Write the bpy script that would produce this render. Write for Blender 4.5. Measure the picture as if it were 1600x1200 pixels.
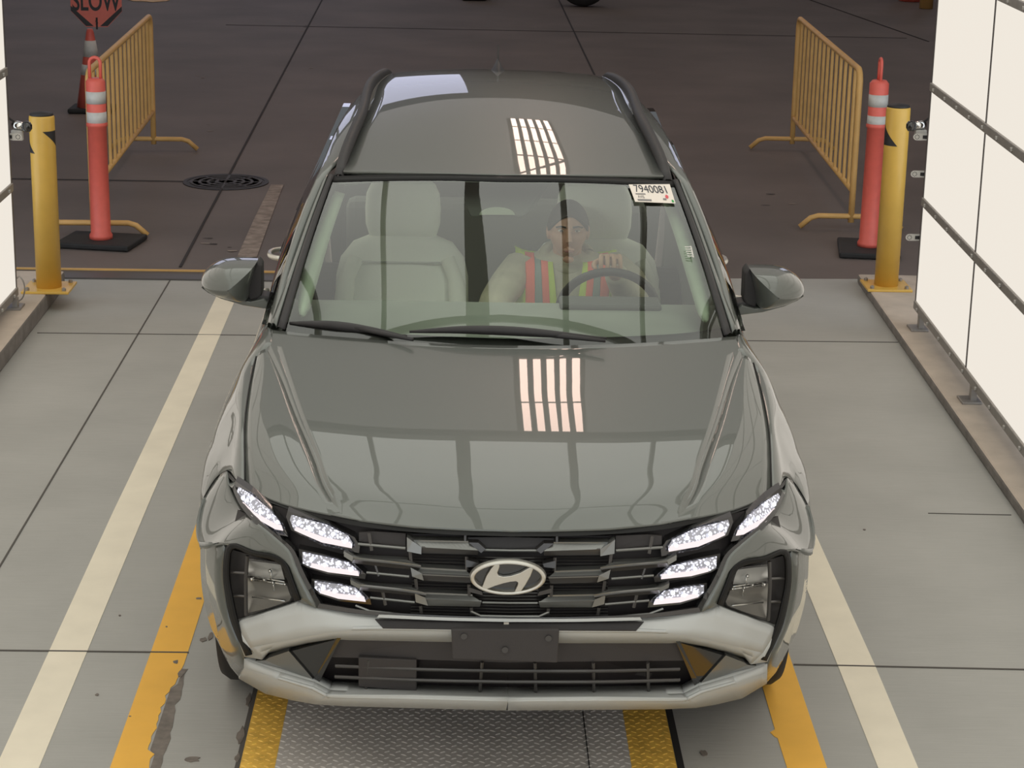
import bpy, bmesh, math, random
import numpy as np
from mathutils import Vector, Matrix
random.seed(7)
S = bpy.context.scene
for o in list(bpy.data.objects): bpy.data.objects.remove(o)
COL = S.collection
V = Vector
R = math.radians

# ------------------------------------------------------------------ camera
CAM = np.array([-0.14512, -5.33634, 2.86465]); PITCH, YAW, ROLL, FPX = 0.282715, 0.0237763, -0.0194263, 3266.17
def _axes():
    cp, sp, cy, sy = math.cos(PITCH), math.sin(PITCH), math.cos(YAW), math.sin(YAW)
    f = np.array([sy*cp, cy*cp, -sp]); r0 = np.array([cy, -sy, 0.]); d = np.cross(f, r0)
    cr, sr = math.cos(ROLL), math.sin(ROLL)
    return cr*r0+sr*d, -sr*r0+cr*d, f
AR, AD, AF = _axes()
cd = bpy.data.cameras.new('camera'); cam = bpy.data.objects.new('camera', cd); COL.objects.link(cam)
cd.sensor_width = 36; cd.lens = FPX/1600*36; cd.clip_start = .05; cd.clip_end = 300
mw = Matrix.Identity(4)
for i in range(3):
    mw[i][0] = AR[i]; mw[i][1] = -AD[i]; mw[i][2] = -AF[i]; mw[i][3] = CAM[i]
cam.matrix_world = mw
S.camera = cam
def ray(u, v): return (u-800)/FPX*AR + (v-600)/FPX*AD + AF
def at(u, v, x=None, y=None, z=None):
    """turn a pixel of the photograph into a point of the place, given one of its coordinates"""
    d = ray(u, v)
    k, w = (0, x) if x is not None else (1, y) if y is not None else (2, z)
    return V(CAM + d*(w-CAM[k])/d[k])

# ------------------------------------------------------------------ light and exposure
w = bpy.data.worlds.new('world'); S.world = w; w.use_nodes = True
bg = w.node_tree.nodes['Background']; bg.inputs[0].default_value = (.86, .93, 1, 1); bg.inputs[1].default_value = 1.3
S.view_settings.view_transform = 'Standard'; S.view_settings.look = 'None'
S.view_settings.gamma = 1; S.view_settings.use_curve_mapping = False
S.view_settings.exposure = .17
S.cycles.use_denoising = True
S.cycles.max_bounces = 10; S.cycles.transparent_max_bounces = 16
S.cycles.caustics_reflective = False; S.cycles.caustics_refractive = False
CEIL_L, WALL_L = 1.20, .80          # luminance of the booth's translucent ceiling and of its lit side walls
gl = bpy.data.lights.new('garage_fill', 'AREA'); gl.energy = 620; gl.size = 38; gl.size_y = 22; gl.shape = 'RECTANGLE'; gl.color = (1, .93, .87)  # ceiling-wide fill added as even ambient light for the garage
glo = bpy.data.objects.new('garage_fill', gl); COL.objects.link(glo); glo.location = (0, 18, 8.1)

# ------------------------------------------------------------------ materials
MATS = {}
def mat(name, c, rough=.5, metal=0, coat=0, crough=.03, noise=0, nscale=20, bump=0, bscale=60, emit=None, es=0, spec=None, ior=None, trans=0):
    m = bpy.data.materials.new(name); m.use_nodes = True; MATS[name] = m
    nt = m.node_tree; b = nt.nodes['Principled BSDF']
    b.inputs['Base Color'].default_value = (*c, 1); b.inputs['Roughness'].default_value = rough
    b.inputs['Metallic'].default_value = metal; b.inputs['Coat Weight'].default_value = coat
    b.inputs['Coat Roughness'].default_value = crough
    if spec is not None: b.inputs['Specular IOR Level'].default_value = spec
    if ior: b.inputs['IOR'].default_value = ior
    if trans: b.inputs['Transmission Weight'].default_value = trans
    if emit: b.inputs['Emission Color'].default_value = (*emit, 1); b.inputs['Emission Strength'].default_value = es
    if noise or bump:
        tc = nt.nodes.new('ShaderNodeTexCoord')
    if noise:
        n = nt.nodes.new('ShaderNodeTexNoise'); n.inputs['Scale'].default_value = nscale; n.inputs['Detail'].default_value = 6
        nt.links.new(tc.outputs['Object'], n.inputs['Vector'])
        r = nt.nodes.new('ShaderNodeMapRange'); r.inputs[1].default_value = .3; r.inputs[2].default_value = .7
        r.inputs[3].default_value = 1-noise; r.inputs[4].default_value = 1+noise
        nt.links.new(n.outputs[0], r.inputs[0])
        x = nt.nodes.new('ShaderNodeVectorMath'); x.operation = 'SCALE'; x.inputs[0].default_value = c
        nt.links.new(r.outputs[0], x.inputs['Scale']); nt.links.new(x.outputs[0], b.inputs['Base Color'])
    if bump:
        n = nt.nodes.new('ShaderNodeTexNoise'); n.inputs['Scale'].default_value = bscale; n.inputs['Detail'].default_value = 4
        nt.links.new(tc.outputs['Object'], n.inputs['Vector'])
        u = nt.nodes.new('ShaderNodeBump'); u.inputs['Strength'].default_value = bump; u.inputs['Distance'].default_value = .01
        nt.links.new(n.outputs[0], u.inputs['Height']); nt.links.new(u.outputs[0], b.inputs['Normal'])
    return m
PAINT = mat('paint', (.122, .132, .119), .42, .25, 1, .012)
SILVER = mat('silver', (.52, .54, .53), .5, .15, .12, .3)
BLACK = mat('black_plastic', (.028, .026, .027), .55, noise=.1)
BLACK2 = mat('black_textured', (.045, .041, .041), .7, bump=.1, bscale=300)
GLOSSB = mat('gloss_black', (.016, .016, .016), .12, 0, 1)
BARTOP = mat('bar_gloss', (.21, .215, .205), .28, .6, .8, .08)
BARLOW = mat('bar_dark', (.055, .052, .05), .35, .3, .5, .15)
FRIT = mat('frit_black', (.010, .010, .010), .45, spec=.25)
PODM = mat('pod_grey', (.12, .12, .115), .7)
CHROME = mat('chrome', (.62, .60, .54), .3, .85)
CHROME2 = mat('chrome_bright', (.9, .9, .88), .12, 1)
RUBBER = mat('rubber', (.02, .019, .019), .75, noise=.2)
SEAT = mat('seat', (.80, .84, .74), .7, bump=.08, bscale=80)
SEATL = mat('seat_trim', (.72, .76, .64), .6)
TRIMG = mat('pillar_trim', (.80, .92, .72), .6, noise=.03)
DASH = mat('dash', (.34, .36, .32), .6, noise=.08, nscale=6)
LINER = mat('liner', (.50, .53, .47), .9)
DARKIN = mat('dark_interior', (.34, .36, .33), .8)
YEL = mat('yellow_paint', (.74, .45, .085), .45, 0, .25, .2, noise=.05, nscale=9)
YELB = mat('yellow_barrier', (.74, .44, .15), .5, noise=.08, nscale=9)
ORANGE = mat('orange_plastic', (.82, .15, .11), .45, noise=.05)
WHITEB = mat('reflective_white', (.62, .60, .56), .6, noise=.06, nscale=40)
STEEL = mat('steel', (.36, .335, .31), .4, .6, noise=.12)
DSTEEL = mat('dark_steel', (.13, .12, .115), .5, .5)
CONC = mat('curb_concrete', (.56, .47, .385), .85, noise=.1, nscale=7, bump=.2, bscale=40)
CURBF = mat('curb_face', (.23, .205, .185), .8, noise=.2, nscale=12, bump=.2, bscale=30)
PAPER = mat('paper', (.88, .80, .72), .8)
INK = mat('ink', (.03, .035, .05), .7)
INK2 = mat('ink_grey', (.25, .24, .24), .7)
RED = mat('red_ink', (.75, .12, .14), .7); GREEN = mat('green_ink', (.05, .38, .10), .7)
SKIN = mat('skin', (.58, .33, .22), .5, noise=.05)
HAIR = mat('hair', (.03, .024, .02), .6, noise=.2, nscale=60)
JACKET = mat('jacket', (.48, .46, .34), .85, noise=.08, bump=.2, bscale=25)
VEST = mat('vest_yellow', (.58, .80, .03), .7, emit=(.4, .7, 0), es=0)
VESTO = mat('vest_orange', (1, .16, .09), .6)
VESTG = mat('vest_grey', (.22, .30, .27), .5)
EYE = mat('eye_white', (.7, .68, .62), .3); IRIS = mat('iris', (.05, .03, .02), .2); LIP = mat('lip', (.42, .18, .14), .5)
LINEW = mat('line_white', (.88, .80, .64), .7, noise=.05, nscale=5)
LINEF = mat('line_faded', (.30, .24, .20), .8, noise=.35, nscale=14)
PATCH = mat('bare_patch', (.20, .17, .145), .8, noise=.25, nscale=25)
JOINT = mat('joint', (.10, .09, .08), .9)
def line_yellow():
    m = mat('line_yellow', (.95, .51, .065), .6, noise=.05, nscale=6); return m
LINEY = line_yellow()
def emis(name, c, s):
    m = bpy.data.materials.new(name); m.use_nodes = True; nt = m.node_tree
    nt.nodes.remove(nt.nodes['Principled BSDF'])
    e = nt.nodes.new('ShaderNodeEmission'); e.inputs[0].default_value = (*c, 1); e.inputs[1].default_value = s
    nt.links.new(e.outputs[0], nt.nodes['Material Output'].inputs[0]); return m
RAILM = mat('wall_rail', (.30, .275, .25), .5, .1, noise=.08)
BOLTM = mat('wall_bolt', (.5, .48, .45), .4, .2)
WALLP = emis('lit_wall_panel', (.97, .90, .80), WALL_L)
CEILP = emis('lit_ceiling_panel', (.96, .96, .88), CEIL_L)
LAMPP = emis('garage_lamp', (1, .72, .60), 5.5)
LEDP = emis('led_white', (.95, .95, 1), 2.2)
SKYW = emis('daylight_opening', (.76, .78, 1), .95)
def glassmat(name, tint, boost, ior=1.5, rough=.0):
    m = bpy.data.materials.new(name); m.use_nodes = True; nt = m.node_tree
    nt.nodes.remove(nt.nodes['Principled BSDF'])
    f = nt.nodes.new('ShaderNodeFresnel'); f.inputs[0].default_value = ior
    mu = nt.nodes.new('ShaderNodeMath'); mu.operation = 'MULTIPLY'; mu.inputs[1].default_value = boost; mu.use_clamp = True
    t = nt.nodes.new('ShaderNodeBsdfTransparent'); t.inputs[0].default_value = (*tint, 1)
    g = nt.nodes.new('ShaderNodeBsdfGlossy'); g.inputs['Roughness'].default_value = rough
    x = nt.nodes.new('ShaderNodeMixShader')
    nt.links.new(f.outputs[0], mu.inputs[0]); nt.links.new(mu.outputs[0], x.inputs[0])
    nt.links.new(t.outputs[0], x.inputs[1]); nt.links.new(g.outputs[0], x.inputs[2])
    nt.links.new(x.outputs[0], nt.nodes['Material Output'].inputs[0]); return m
GLASS = glassmat('windshield_glass', (.92, 1, .91), 2.35)
SIDEG = glassmat('tinted_glass', (.85, .87, .85), 1.5)
LENSG = glassmat('lamp_lens', (.92, .92, .90), 1.3)
def floormat(name, c, stain, scale, rough=.75, grime=.0):
    m = bpy.data.materials.new(name); m.use_nodes = True; nt = m.node_tree; b = nt.nodes['Principled BSDF']
    b.inputs['Roughness'].default_value = rough
    tc = nt.nodes.new('ShaderNodeTexCoord')
    n1 = nt.nodes.new('ShaderNodeTexNoise'); n1.inputs['Scale'].default_value = scale; n1.inputs['Detail'].default_value = 8
    nt.links.new(tc.outputs['Object'], n1.inputs['Vector'])
    mp = nt.nodes.new('ShaderNodeMapping'); mp.inputs['Scale'].default_value = (2, 60, 1); mp.inputs['Rotation'].default_value = (0, 0, .1)
    nt.links.new(tc.outputs['Object'], mp.inputs[0])
    n2 = nt.nodes.new('ShaderNodeTexNoise'); n2.inputs['Scale'].default_value = 3; n2.inputs['Detail'].default_value = 3
    nt.links.new(mp.outputs[0], n2.inputs['Vector'])
    r = nt.nodes.new('ShaderNodeMapRange'); r.inputs[1].default_value = .3; r.inputs[2].default_value = .7
    r.inputs[3].default_value = 1-stain; r.inputs[4].default_value = 1+stain*.6
    nt.links.new(n1.outputs[0], r.inputs[0])
    r2 = nt.nodes.new('ShaderNodeMapRange'); r2.inputs[1].default_value = .3; r2.inputs[2].default_value = .7
    r2.inputs[3].default_value = .96; r2.inputs[4].default_value = 1.04
    nt.links.new(n2.outputs[0], r2.inputs[0])
    mm = nt.nodes.new('ShaderNodeMath'); mm.operation = 'MULTIPLY'
    nt.links.new(r.outputs[0], mm.inputs[0]); nt.links.new(r2.outputs[0], mm.inputs[1])
    x = nt.nodes.new('ShaderNodeVectorMath'); x.operation = 'SCALE'; x.inputs[0].default_value = c
    nt.links.new(mm.outputs[0], x.inputs['Scale']); nt.links.new(x.outputs[0], b.inputs['Base Color'])
    u = nt.nodes.new('ShaderNodeBump'); u.inputs['Strength'].default_value = .25; u.inputs['Distance'].default_value = .004
    nt.links.new(n2.outputs[0], u.inputs['Height']); nt.links.new(u.outputs[0], b.inputs['Normal'])
    return m
FLOORB = floormat('booth_floor', (.42, .41, .38), .08, 2.0)
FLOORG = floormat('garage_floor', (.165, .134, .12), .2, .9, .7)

# ------------------------------------------------------------------ helpers
def link(name, me, m=None, parent=None, loc=None):
    o = bpy.data.objects.new(name, me); COL.objects.link(o)
    if me is not None and m is not None:
        for k in (m if isinstance(m, (list, tuple)) else [m]): me.materials.append(k)
    if parent: o.parent = parent
    if loc is not None: o.location = loc
    return o
def tag(o, label=None, cat=None, group=None, kind=None):
    if label: o['label'] = label
    if cat: o['category'] = cat
    if group: o['group'] = group
    if kind: o['kind'] = kind
    return o
def empty(name, loc=(0, 0, 0), rz=0, label=None, cat=None, group=None, kind=None):
    o = bpy.data.objects.new(name, None); COL.objects.link(o); o.location = loc; o.rotation_euler = (0, 0, rz)
    o.empty_display_size = .1
    return tag(o, label, cat, group, kind)
def mesh(name, vs, fs, m=None, parent=None, smooth=False, face_out=None, solid=0, bevel=0, sub=0, weld=False, mids=None):
    me = bpy.data.meshes.new(name)
    me.from_pydata([tuple(v) for v in vs], [], fs)
    bm = bmesh.new(); bm.from_mesh(me)
    if weld: bmesh.ops.remove_doubles(bm, verts=bm.verts, dist=1e-5)
    if mids:
        for f, k in zip(bm.faces, mids): f.material_index = k
    bm.normal_update()
    if face_out is None: bmesh.ops.recalc_face_normals(bm, faces=bm.faces)
    else:
        s = sum((f.normal*f.calc_area() for f in bm.faces), V((0, 0, 0))).dot(V(face_out))
        if s < 0: bmesh.ops.reverse_faces(bm, faces=bm.faces)
    if smooth:
        for f in bm.faces: f.smooth = True
    bm.to_mesh(me); bm.free()
    o = link(name, me, m, parent)
    if bevel:
        b = o.modifiers.new('b', 'BEVEL'); b.width = bevel; b.segments = 2; b.limit_method = 'ANGLE'; b.angle_limit = R(35)
    if sub:
        b = o.modifiers.new('s', 'SUBSURF'); b.levels = sub; b.render_levels = sub
    if solid:
        b = o.modifiers.new('t', 'SOLIDIFY'); b.thickness = solid; b.offset = -1
    return o
class MB:
    def __init__(s): s.v = []; s.f = []; s.m = []
    def add(s, vs, fs, k=0):
        n = len(s.v); s.v += [V(p) for p in vs]; s.f += [tuple(i+n for i in f) for f in fs]; s.m += [k]*len(fs); return s
    def box(s, x0, x1, y0, y1, z0, z1, k=0, M=None):
        vs = [V((x, y, z)) for x in (x0, x1) for y in (y0, y1) for z in (z0, z1)]
        if M: vs = [M @ v for v in vs]
        return s.add(vs, [(0, 1, 3, 2), (4, 6, 7, 5), (0, 4, 5, 1), (2, 3, 7, 6), (0, 2, 6, 4), (1, 5, 7, 3)], k)
    def tube(s, pts, r, n=10, k=0, cap=True):
        pts = [V(p) for p in pts]; rs = r if isinstance(r, (list, tuple)) else [r]*len(pts)
        up = V((0, 0, 1)); rings = []; prev = None
        for i, p in enumerate(pts):
            d = (pts[min(i+1, len(pts)-1)]-pts[max(i-1, 0)]).normalized()
            if prev is None:
                a = d.cross(up) if abs(d.dot(up)) < .95 else d.cross(V((1, 0, 0)))
            else: a = prev-d*prev.dot(d)
            a.normalize(); prev = a; b = d.cross(a)
            rings.append([p+(a*math.cos(2*math.pi*j/n)+b*math.sin(2*math.pi*j/n))*rs[i] for j in range(n)])
        vs = [q for rr in rings for q in rr]; fs = []
        for i in range(len(pts)-1):
            for j in range(n):
                fs.append((i*n+j, i*n+(j+1) % n, (i+1)*n+(j+1) % n, (i+1)*n+j))
        if cap: fs += [tuple(range(n))[::-1], tuple((len(pts)-1)*n+j for j in range(n))]
        return s.add(vs, fs, k)
    def lathe(s, prof, c=(0, 0, 0), n=32, k=0, axis='z'):
        vs = []; fs = []
        for r, z in prof:
            for j in range(n):
                a = 2*math.pi*j/n
                p = (r*math.cos(a), r*math.sin(a), z) if axis == 'z' else (z, r*math.cos(a), r*math.sin(a))
                vs.append(V(c)+V(p))
        for i in range(len(prof)-1):
            for j in range(n): fs.append((i*n+j, i*n+(j+1) % n, (i+1)*n+(j+1) % n, (i+1)*n+j))
        if prof[0][0] > 1e-6: fs.append(tuple(range(n))[::-1])
        if prof[-1][0] > 1e-6: fs.append(tuple((len(prof)-1)*n+j for j in range(n)))
        return s.add(vs, fs, k)
    def prism(s, poly, dv, k=0):
        n = len(poly); p = [V(q) for q in poly]; dv = V(dv)
        vs = p+[q+dv for q in p]
        fs = [tuple(range(n)), tuple(range(2*n-1, n-1, -1))]+[(i, n+i, n+(i+1) % n, (i+1) % n) for i in range(n)]
        return s.add(vs, fs, k)
    def grid(s, rows, k=0):
        nr, nc = len(rows), len(rows[0])
        return s.add([p for r in rows for p in r], [(i*nc+j, i*nc+j+1, (i+1)*nc+j+1, (i+1)*nc+j) for i in range(nr-1) for j in range(nc-1)], k)
    def build(s, name, m, parent=None, **kw):
        return mesh(name, s.v, s.f, m, parent, mids=s.m if any(s.m) else None, **kw)
def spl(pts, n):
    """Catmull-Rom through points, n samples"""
    P = [V(p) for p in pts]
    if len(P) == 2: return [P[0].lerp(P[1], i/(n-1)) for i in range(n)]
    ch = [0]
    for a, b in zip(P, P[1:]): ch.append(ch[-1]+max(1e-6, (b-a).length))
    out = []
    T = [(P[1]-P[0])/(ch[1]-ch[0])]+[((P[i+1]-P[i])/(ch[i+1]-ch[i])+(P[i]-P[i-1])/(ch[i]-ch[i-1]))/2 for i in range(1, len(P)-1)]+[(P[-1]-P[-2])/(ch[-1]-ch[-2])]
    for q in range(n):
        t = ch[-1]*q/(n-1); i = 0
        while i < len(P)-2 and t > ch[i+1]: i += 1
        h = ch[i+1]-ch[i]; u = (t-ch[i])/h
        out.append((2*u**3-3*u*u+1)*P[i]+(u**3-2*u*u+u)*h*T[i]+(-2*u**3+3*u*u)*P[i+1]+(u**3-u*u)*h*T[i+1])
    return out
def surf(rows, nu, nv):
    """smooth grid through a coarse grid of control points: rows (across) of equal length"""
    a = [spl(r, nu) for r in rows]
    cols = [spl([a[i][j] for i in range(len(a))], nv) for j in range(nu)]
    return [[cols[j][i] for j in range(nu)] for i in range(nv)]
def mx(p, s): return V((p[0]*s, p[1], p[2]))
def itp(x, xs, ys): return float(np.interp(x, xs, ys))

# ------------------------------------------------------------------ the place: floor, curbs
mb = MB(); FY0 = -9
mb.add([(-3.1, FY0, 0), (3.1, FY0, 0), (3.1, 6.92, 0), (-3.1, 6.66, 0)], [(0, 1, 2, 3)])
tag(mb.build('floor', FLOORB, face_out=(0, 0, 1)), kind='structure')
mb = MB(); mb.add([(-22, 6.0, -.004), (22, 6.0, -.004), (22, 46, -.004), (-22, 46, -.004)], [(0, 1, 2, 3)])
tag(mb.build('floor_garage', FLOORG, face_out=(0, 0, 1)), kind='structure')
def strip(name, pts, m, z=.0015, kind='structure'):
    mb = MB(); mb.prism([(p[0], p[1], 0.0002) for p in pts], (0, 0, z)); return tag(mb.build(name, m), kind=kind)
def irregular(x0, x1, ya, yb, n, am, seed):
    rnd = random.Random(seed); L = []
    for i in range(n+1): L.append((x0(i/n)+rnd.uniform(-am, am), ya+(yb-ya)*i/n))
    return L
strip('floor_marking_white', [(-1.52, FY0), (-1.388, FY0), (-1.398, .3), (-1.42, 2.6), (-1.443, 6.13), (-1.446, 6.68), (-1.572, 6.67), (-1.558, 6.3), (-1.548, 2.6), (-1.527, .4)], LINEW)
strip('floor_marking_white', [(1.124, FY0), (1.245, FY0), (1.246, .4), (1.256, 1.16), (1.256, 2.6), (1.26, 6.88), (1.14, 6.88), (1.131, 2), (1.129, 1.15), (1.124, .4)], LINEW)
yl = [(-1.188, FY0), (-1.188, .36), (-1.2, 2.62), (-1.21, 6.6), (-1.09, 6.6), (-1.075, 2.6), (-1.07, 1.9), (-1.068, 1.3), (-1.068, 1.12)]
rn = random.Random(3); yy = 1.08
while yy > .2:
    yl.append((-1.068-(.018 if .45 < yy < .95 else .0)-rn.uniform(0, .012), yy)); yy -= .03
yl += [(-1.068, .15), (-1.068, FY0)]
strip('floor_marking_yellow', yl, LINEY)
strip('floor_marking_yellow', [(.847, FY0), (.968, FY0), (.968, .4), (.977, 1.27), (.985, 6.6), (.865, 6.6), (.85, .97), (.846, .66), (.828, .64), (.838, .61), (.846, .6)], LINEY)
# bare strip beside the yellow line and chipped spots
rn = random.Random(11)
pl = [(-1.068-(.018 if .45 < y < .95 else 0), y) for y in np.arange(1.08, .2, -.04)]
pr_ = [(-1.050+rn.uniform(-.006, .006)+(.012 if y < .7 else 0), y) for y in np.arange(.2, 1.08, .04)]
strip('floor_patch', pl+pr_, PATCH, .001)
def blob(cx, cy, rx, ry, seed, name='floor_patch', m=PATCH, z=.0024):
    r = random.Random(seed); n = 11
    strip(name, [(cx+rx*math.cos(2*math.pi*i/n)*r.uniform(.6, 1.2), cy+ry*math.sin(2*math.pi*i/n)*r.uniform(.6, 1.2)) for i in range(n)], m, z)
for u, v, rx, ry in [(301, 1187, .022, .018), (311, 936, .012, .012), (275, 1035, .01, .02), (283, 1052, .012, .035), (318, 1000, .014, .02), (329, 995, .01, .03), (260, 980, .004, .008),
                     (1100, 1178, .013, .024), (187, 962, .005, .006), (152, 1086, .006, .012), (1351, 828, .006, .008), (203, 1120, .004, .004), (388, 1095, .008, .05), (376, 1150, .012, .06), (371, 1185, .008, .03)]:
    p = at(u, v, z=0); blob(p.x, p.y, rx, ry, int(u*7+v))
# joints cut in the slab
def joint(a, b, wd=.004, m=JOINT):
    a = V((*a, 0)); b = V((*b, 0)); d = (b-a).normalized(); n = V((-d.y, d.x, 0))*wd
    strip('floor_joint', [(a+n), (a-n), (b-n), (b+n)], m, .0026)
joint((-1.858, FY0), (-1.872, 6.6), .0035)
joint((-2.9, 1.222), (-1.065, 1.214), .0045); joint((.98, 1.163), (2.13, 1.13), .0045); joint((-2.4, 5.37), (2.17, 5.41), .003)
joint((1.76, 2.70), (2.10, 2.69), .002)
# garage floor joints
for a, b in [((-1.86, 6.95), (-2.1, 24)), ((1.15, 13), (1.05, 24)), ((-6, 9.7), (-2.2, 9.68)), ((-3, 19.5), (5, 19.3)), ((5.2, 19), (3.6, 30))]:
    joint(a, b, .008, mat('joint_dark', (.035, .03, .03), .9) if 'joint_dark' not in MATS else MATS['joint_dark'])
strip('floor_marking_faded', [(-1.55, 7.2), (-1.43, 7.25), (-1.45, 8.3), (-1.47, 9.6), (-1.56, 9.6), (-1.56, 8.4)], LINEF, .002)
for i in range(22):
    rr = random.Random(i*5+1); u, v = rr.choice([(360, 380), (330, 370), (385, 395), (300, 120), (290, 95), (480, 45), (520, 30), (1220, 310), (470, 110), (310, 195), (1195, 370)])
    p = at(u+rr.uniform(-25, 25), v+rr.uniform(-12, 12), z=0); blob(p.x, p.y, rr.uniform(.01, .04), rr.uniform(.005, .02), i, 'floor_scuff', LINEF if i % 3 else MATS['joint_dark'], .001)
# diamond plate
def plate():
    x0, x1, y0, y1 = -.803, .512, -2.5, 4.5
    mb = MB(); mb.box(x0, x1, y0, y1, .0001, .0012, 0)
    px, py, L, W, H = .034, .0215, .0125, .0042, .0022; B0 = .0012
    j = 0; y = -.1
    while y < 1.5:
        i = 0; x = x0+.012+(px/2 if j % 2 else 0)
        while x < x1-.01:
            a = R(38) if j % 2 else R(-38)
            k = 1 if (x < x0+.102 or x > x1-.135) else 0
            c, s_ = math.cos(a), math.sin(a)
            def q(u, v, z): return (x+u*c-v*s_, y+(u*s_+v*c)*.8, z)
            mb.add([q(-L, 0, B0), q(-L*.5, -W, B0), q(L*.5, -W, B0), q(L, 0, B0), q(L*.5, W, B0), q(-L*.5, W, B0), q(-L*.45, 0, B0+H), q(L*.45, 0, B0+H)],
                   [(0, 1, 6), (1, 2, 7, 6), (2, 3, 7), (3, 4, 7), (4, 5, 6, 7), (5, 0, 6)], k)
            x += px
        y += py; j += 1
    for xa, xb in ((x0, x0+.105), (x1-.137, x1)):
        mb.box(xa, xb, y0, y1, .0012, .0015, 1)
    SP = mat('tread_steel', (.70, .66, .62), .5, .1, noise=.15, nscale=5)
    YP = mat('tread_yellow', (.95, .58, .11), .5, 0, noise=.2, nscale=25)
    o = mb.build('tread_plate', [SP, YP]); tag(o, 'diamond tread steel floor plate with yellow edges beneath the car', 'floor plate')
plate()
strip('floor_trim_gap', [(-.818, -3), (-.804, -3), (-.804, 4.6), (-.818, 4.6)], JOINT, .001)
strip('floor_trim_gap', [(.513, -3), (.535, -3), (.535, 4.6), (.513, 4.6)], mat('gap_black', (.02, .018, .018), .8), .001)
strip('floor_trim_gap', [(.245, -.5), (.2485, -.5), (.2485, 1.2), (.245, 1.2)], MATS['gap_black'], .0028)
# curbs
def curb(name, inner, outer, h):
    mb = MB()
    a, b = inner; c, d = outer
    vs = [V((*a, 0)), V((*b, 0)), V((*c, 0)), V((*d, 0))]
    mb.prism(vs, (0, 0, h)); o = mb.build(name, [CONC, CURBF], bevel=.012)
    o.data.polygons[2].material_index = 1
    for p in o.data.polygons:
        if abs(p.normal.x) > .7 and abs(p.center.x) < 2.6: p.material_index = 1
    return tag(o, kind='structure')
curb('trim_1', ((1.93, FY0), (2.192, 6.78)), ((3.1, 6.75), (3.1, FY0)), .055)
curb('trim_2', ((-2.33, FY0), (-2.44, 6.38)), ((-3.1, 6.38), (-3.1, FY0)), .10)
mb = MB(); mb.box(-3.6, -.9, 6.60, 6.785, -.003, .010); tag(mb.build('trim_3', DSTEEL), kind='structure')
mb = MB(); mb.box(-3.6, -.9, 6.785, 6.80, -.003, .02); tag(mb.build('trim_4', YELB), kind='structure')

# ------------------------------------------------------------------ booth walls and ceiling
BOOTH_Y1, CEIL_Z = 5.58, 4.6
def lit_wall(name, sgn, xfun, yend):
    root = empty(name, (0, 0, 0), kind='structure')
    zr = [.17, .735, 1.345, 1.955, 2.565, 3.175, 3.785, CEIL_Z]
    ys = [yend-1.33*i for i in range(11)]
    for i in range(len(ys)-1):
        for j in range(len(zr)-1):
            ya, yb, za, zb = ys[i+1], ys[i], zr[j], zr[j+1]
            mb = MB(); g = .006
            o = sgn*.04
            vs = [(xfun(ya), ya+g, za+.02), (xfun(yb), yb-g, za+.02), (xfun(yb), yb-g, zb-.02), (xfun(ya), ya+g, zb-.02)]
            mb.prism(vs, (sgn*.03, 0, 0)); mb.build('light_panel', WALLP, root)
    for z in zr:
        mb = MB(); a, b = ys[-1], ys[0]
        mb.prism([(xfun(b)-sgn*.012, b, z-.022), (xfun(b)-sgn*.012, b, z+.022), (xfun(b)+sgn*.05, b, z+.022), (xfun(b)+sgn*.05, b, z-.022)], (xfun(a)-xfun(b), a-b, 0))
        mb.build('rail', RAILM, root, bevel=.004)
        for k in range(14):
            y = b-.12-k*.30; x = xfun(y)-sgn*.016
            if z < 2.2: MB().box(x-.005, x+.005, y-.009, y+.009, z-.008, z+.008).build('bolt', BOLTM, root, bevel=.003)
    for y in ys:
        mb = MB(); mb.box(xfun(y)-.004, xfun(y)+.004, y-.008, y+.008, .17, CEIL_Z); mb.build('post', DSTEEL, root)
    mb = MB(); mb.box(xfun(yend)+(.0 if sgn > 0 else -.06), xfun(yend)+(.06 if sgn > 0 else .0), yend-.002, yend+.012, .15, CEIL_Z)
    mb.build('end_frame', RAILM, root)
    for y in (yend-.1, yend-1.45, yend-4.0):
        g0 = .055 if sgn > 0 else .10; mb = MB(); x = xfun(y); mb.box(x-.045, x+.05, y-.05, y+.07, g0, g0+.012); mb.box(x+.0, x+.03, y-.02, y+.02, g0, .16)
        mb.build('foot', STEEL, root, bevel=.003)
    # backing behind the panels
    mb = MB(); a, b = ys[-1], ys[0]
    mb.prism([(xfun(b)+sgn*.055, b, .15), (xfun(b)+sgn*.055, b, CEIL_Z), (xfun(b)+sgn*.09, b, CEIL_Z), (xfun(b)+sgn*.09, b, .15)], (xfun(a)-xfun(b), a-b, 0)); mb.build('backing', DSTEEL, root)
    return root
XR = lambda y: 2.286+.0225*(y-5.6)
XL = lambda y: -2.55-.0*(y-5.6)
lit_wall('wall_right', 1, XR, BOOTH_Y1)
lit_wall('wall_left', -1, XL, BOOTH_Y1+.02)
croot = empty('ceiling', (0, 0, 0), kind='structure')
BEAMX = [(-1.90, .05), (-1.13, .05), (-.25, .13), (.63, .06), (1.45, .05), (2.15, .05)]
BEAMY = [2.15, .2, -2.0, -4.5]
mb = MB(); mb.box(-2.7, 2.45, -8, BOOTH_Y1, CEIL_Z, CEIL_Z+.05); mb.build('ceiling_panel', CEILP, croot)
CB = mat('ceiling_beam', (.30, .30, .27), .6)
for x, wd in BEAMX:
    mb = MB(); mb.box(x-wd/2, x+wd/2, -8, BOOTH_Y1, CEIL_Z-.06, CEIL_Z-.001); mb.build('beam', CB, croot)
for y in BEAMY:
    mb = MB(); mb.box(-2.7, 2.45, y-.03, y+.03, CEIL_Z-.06, CEIL_Z-.001); mb.build('cross_beam', CB, croot)
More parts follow.
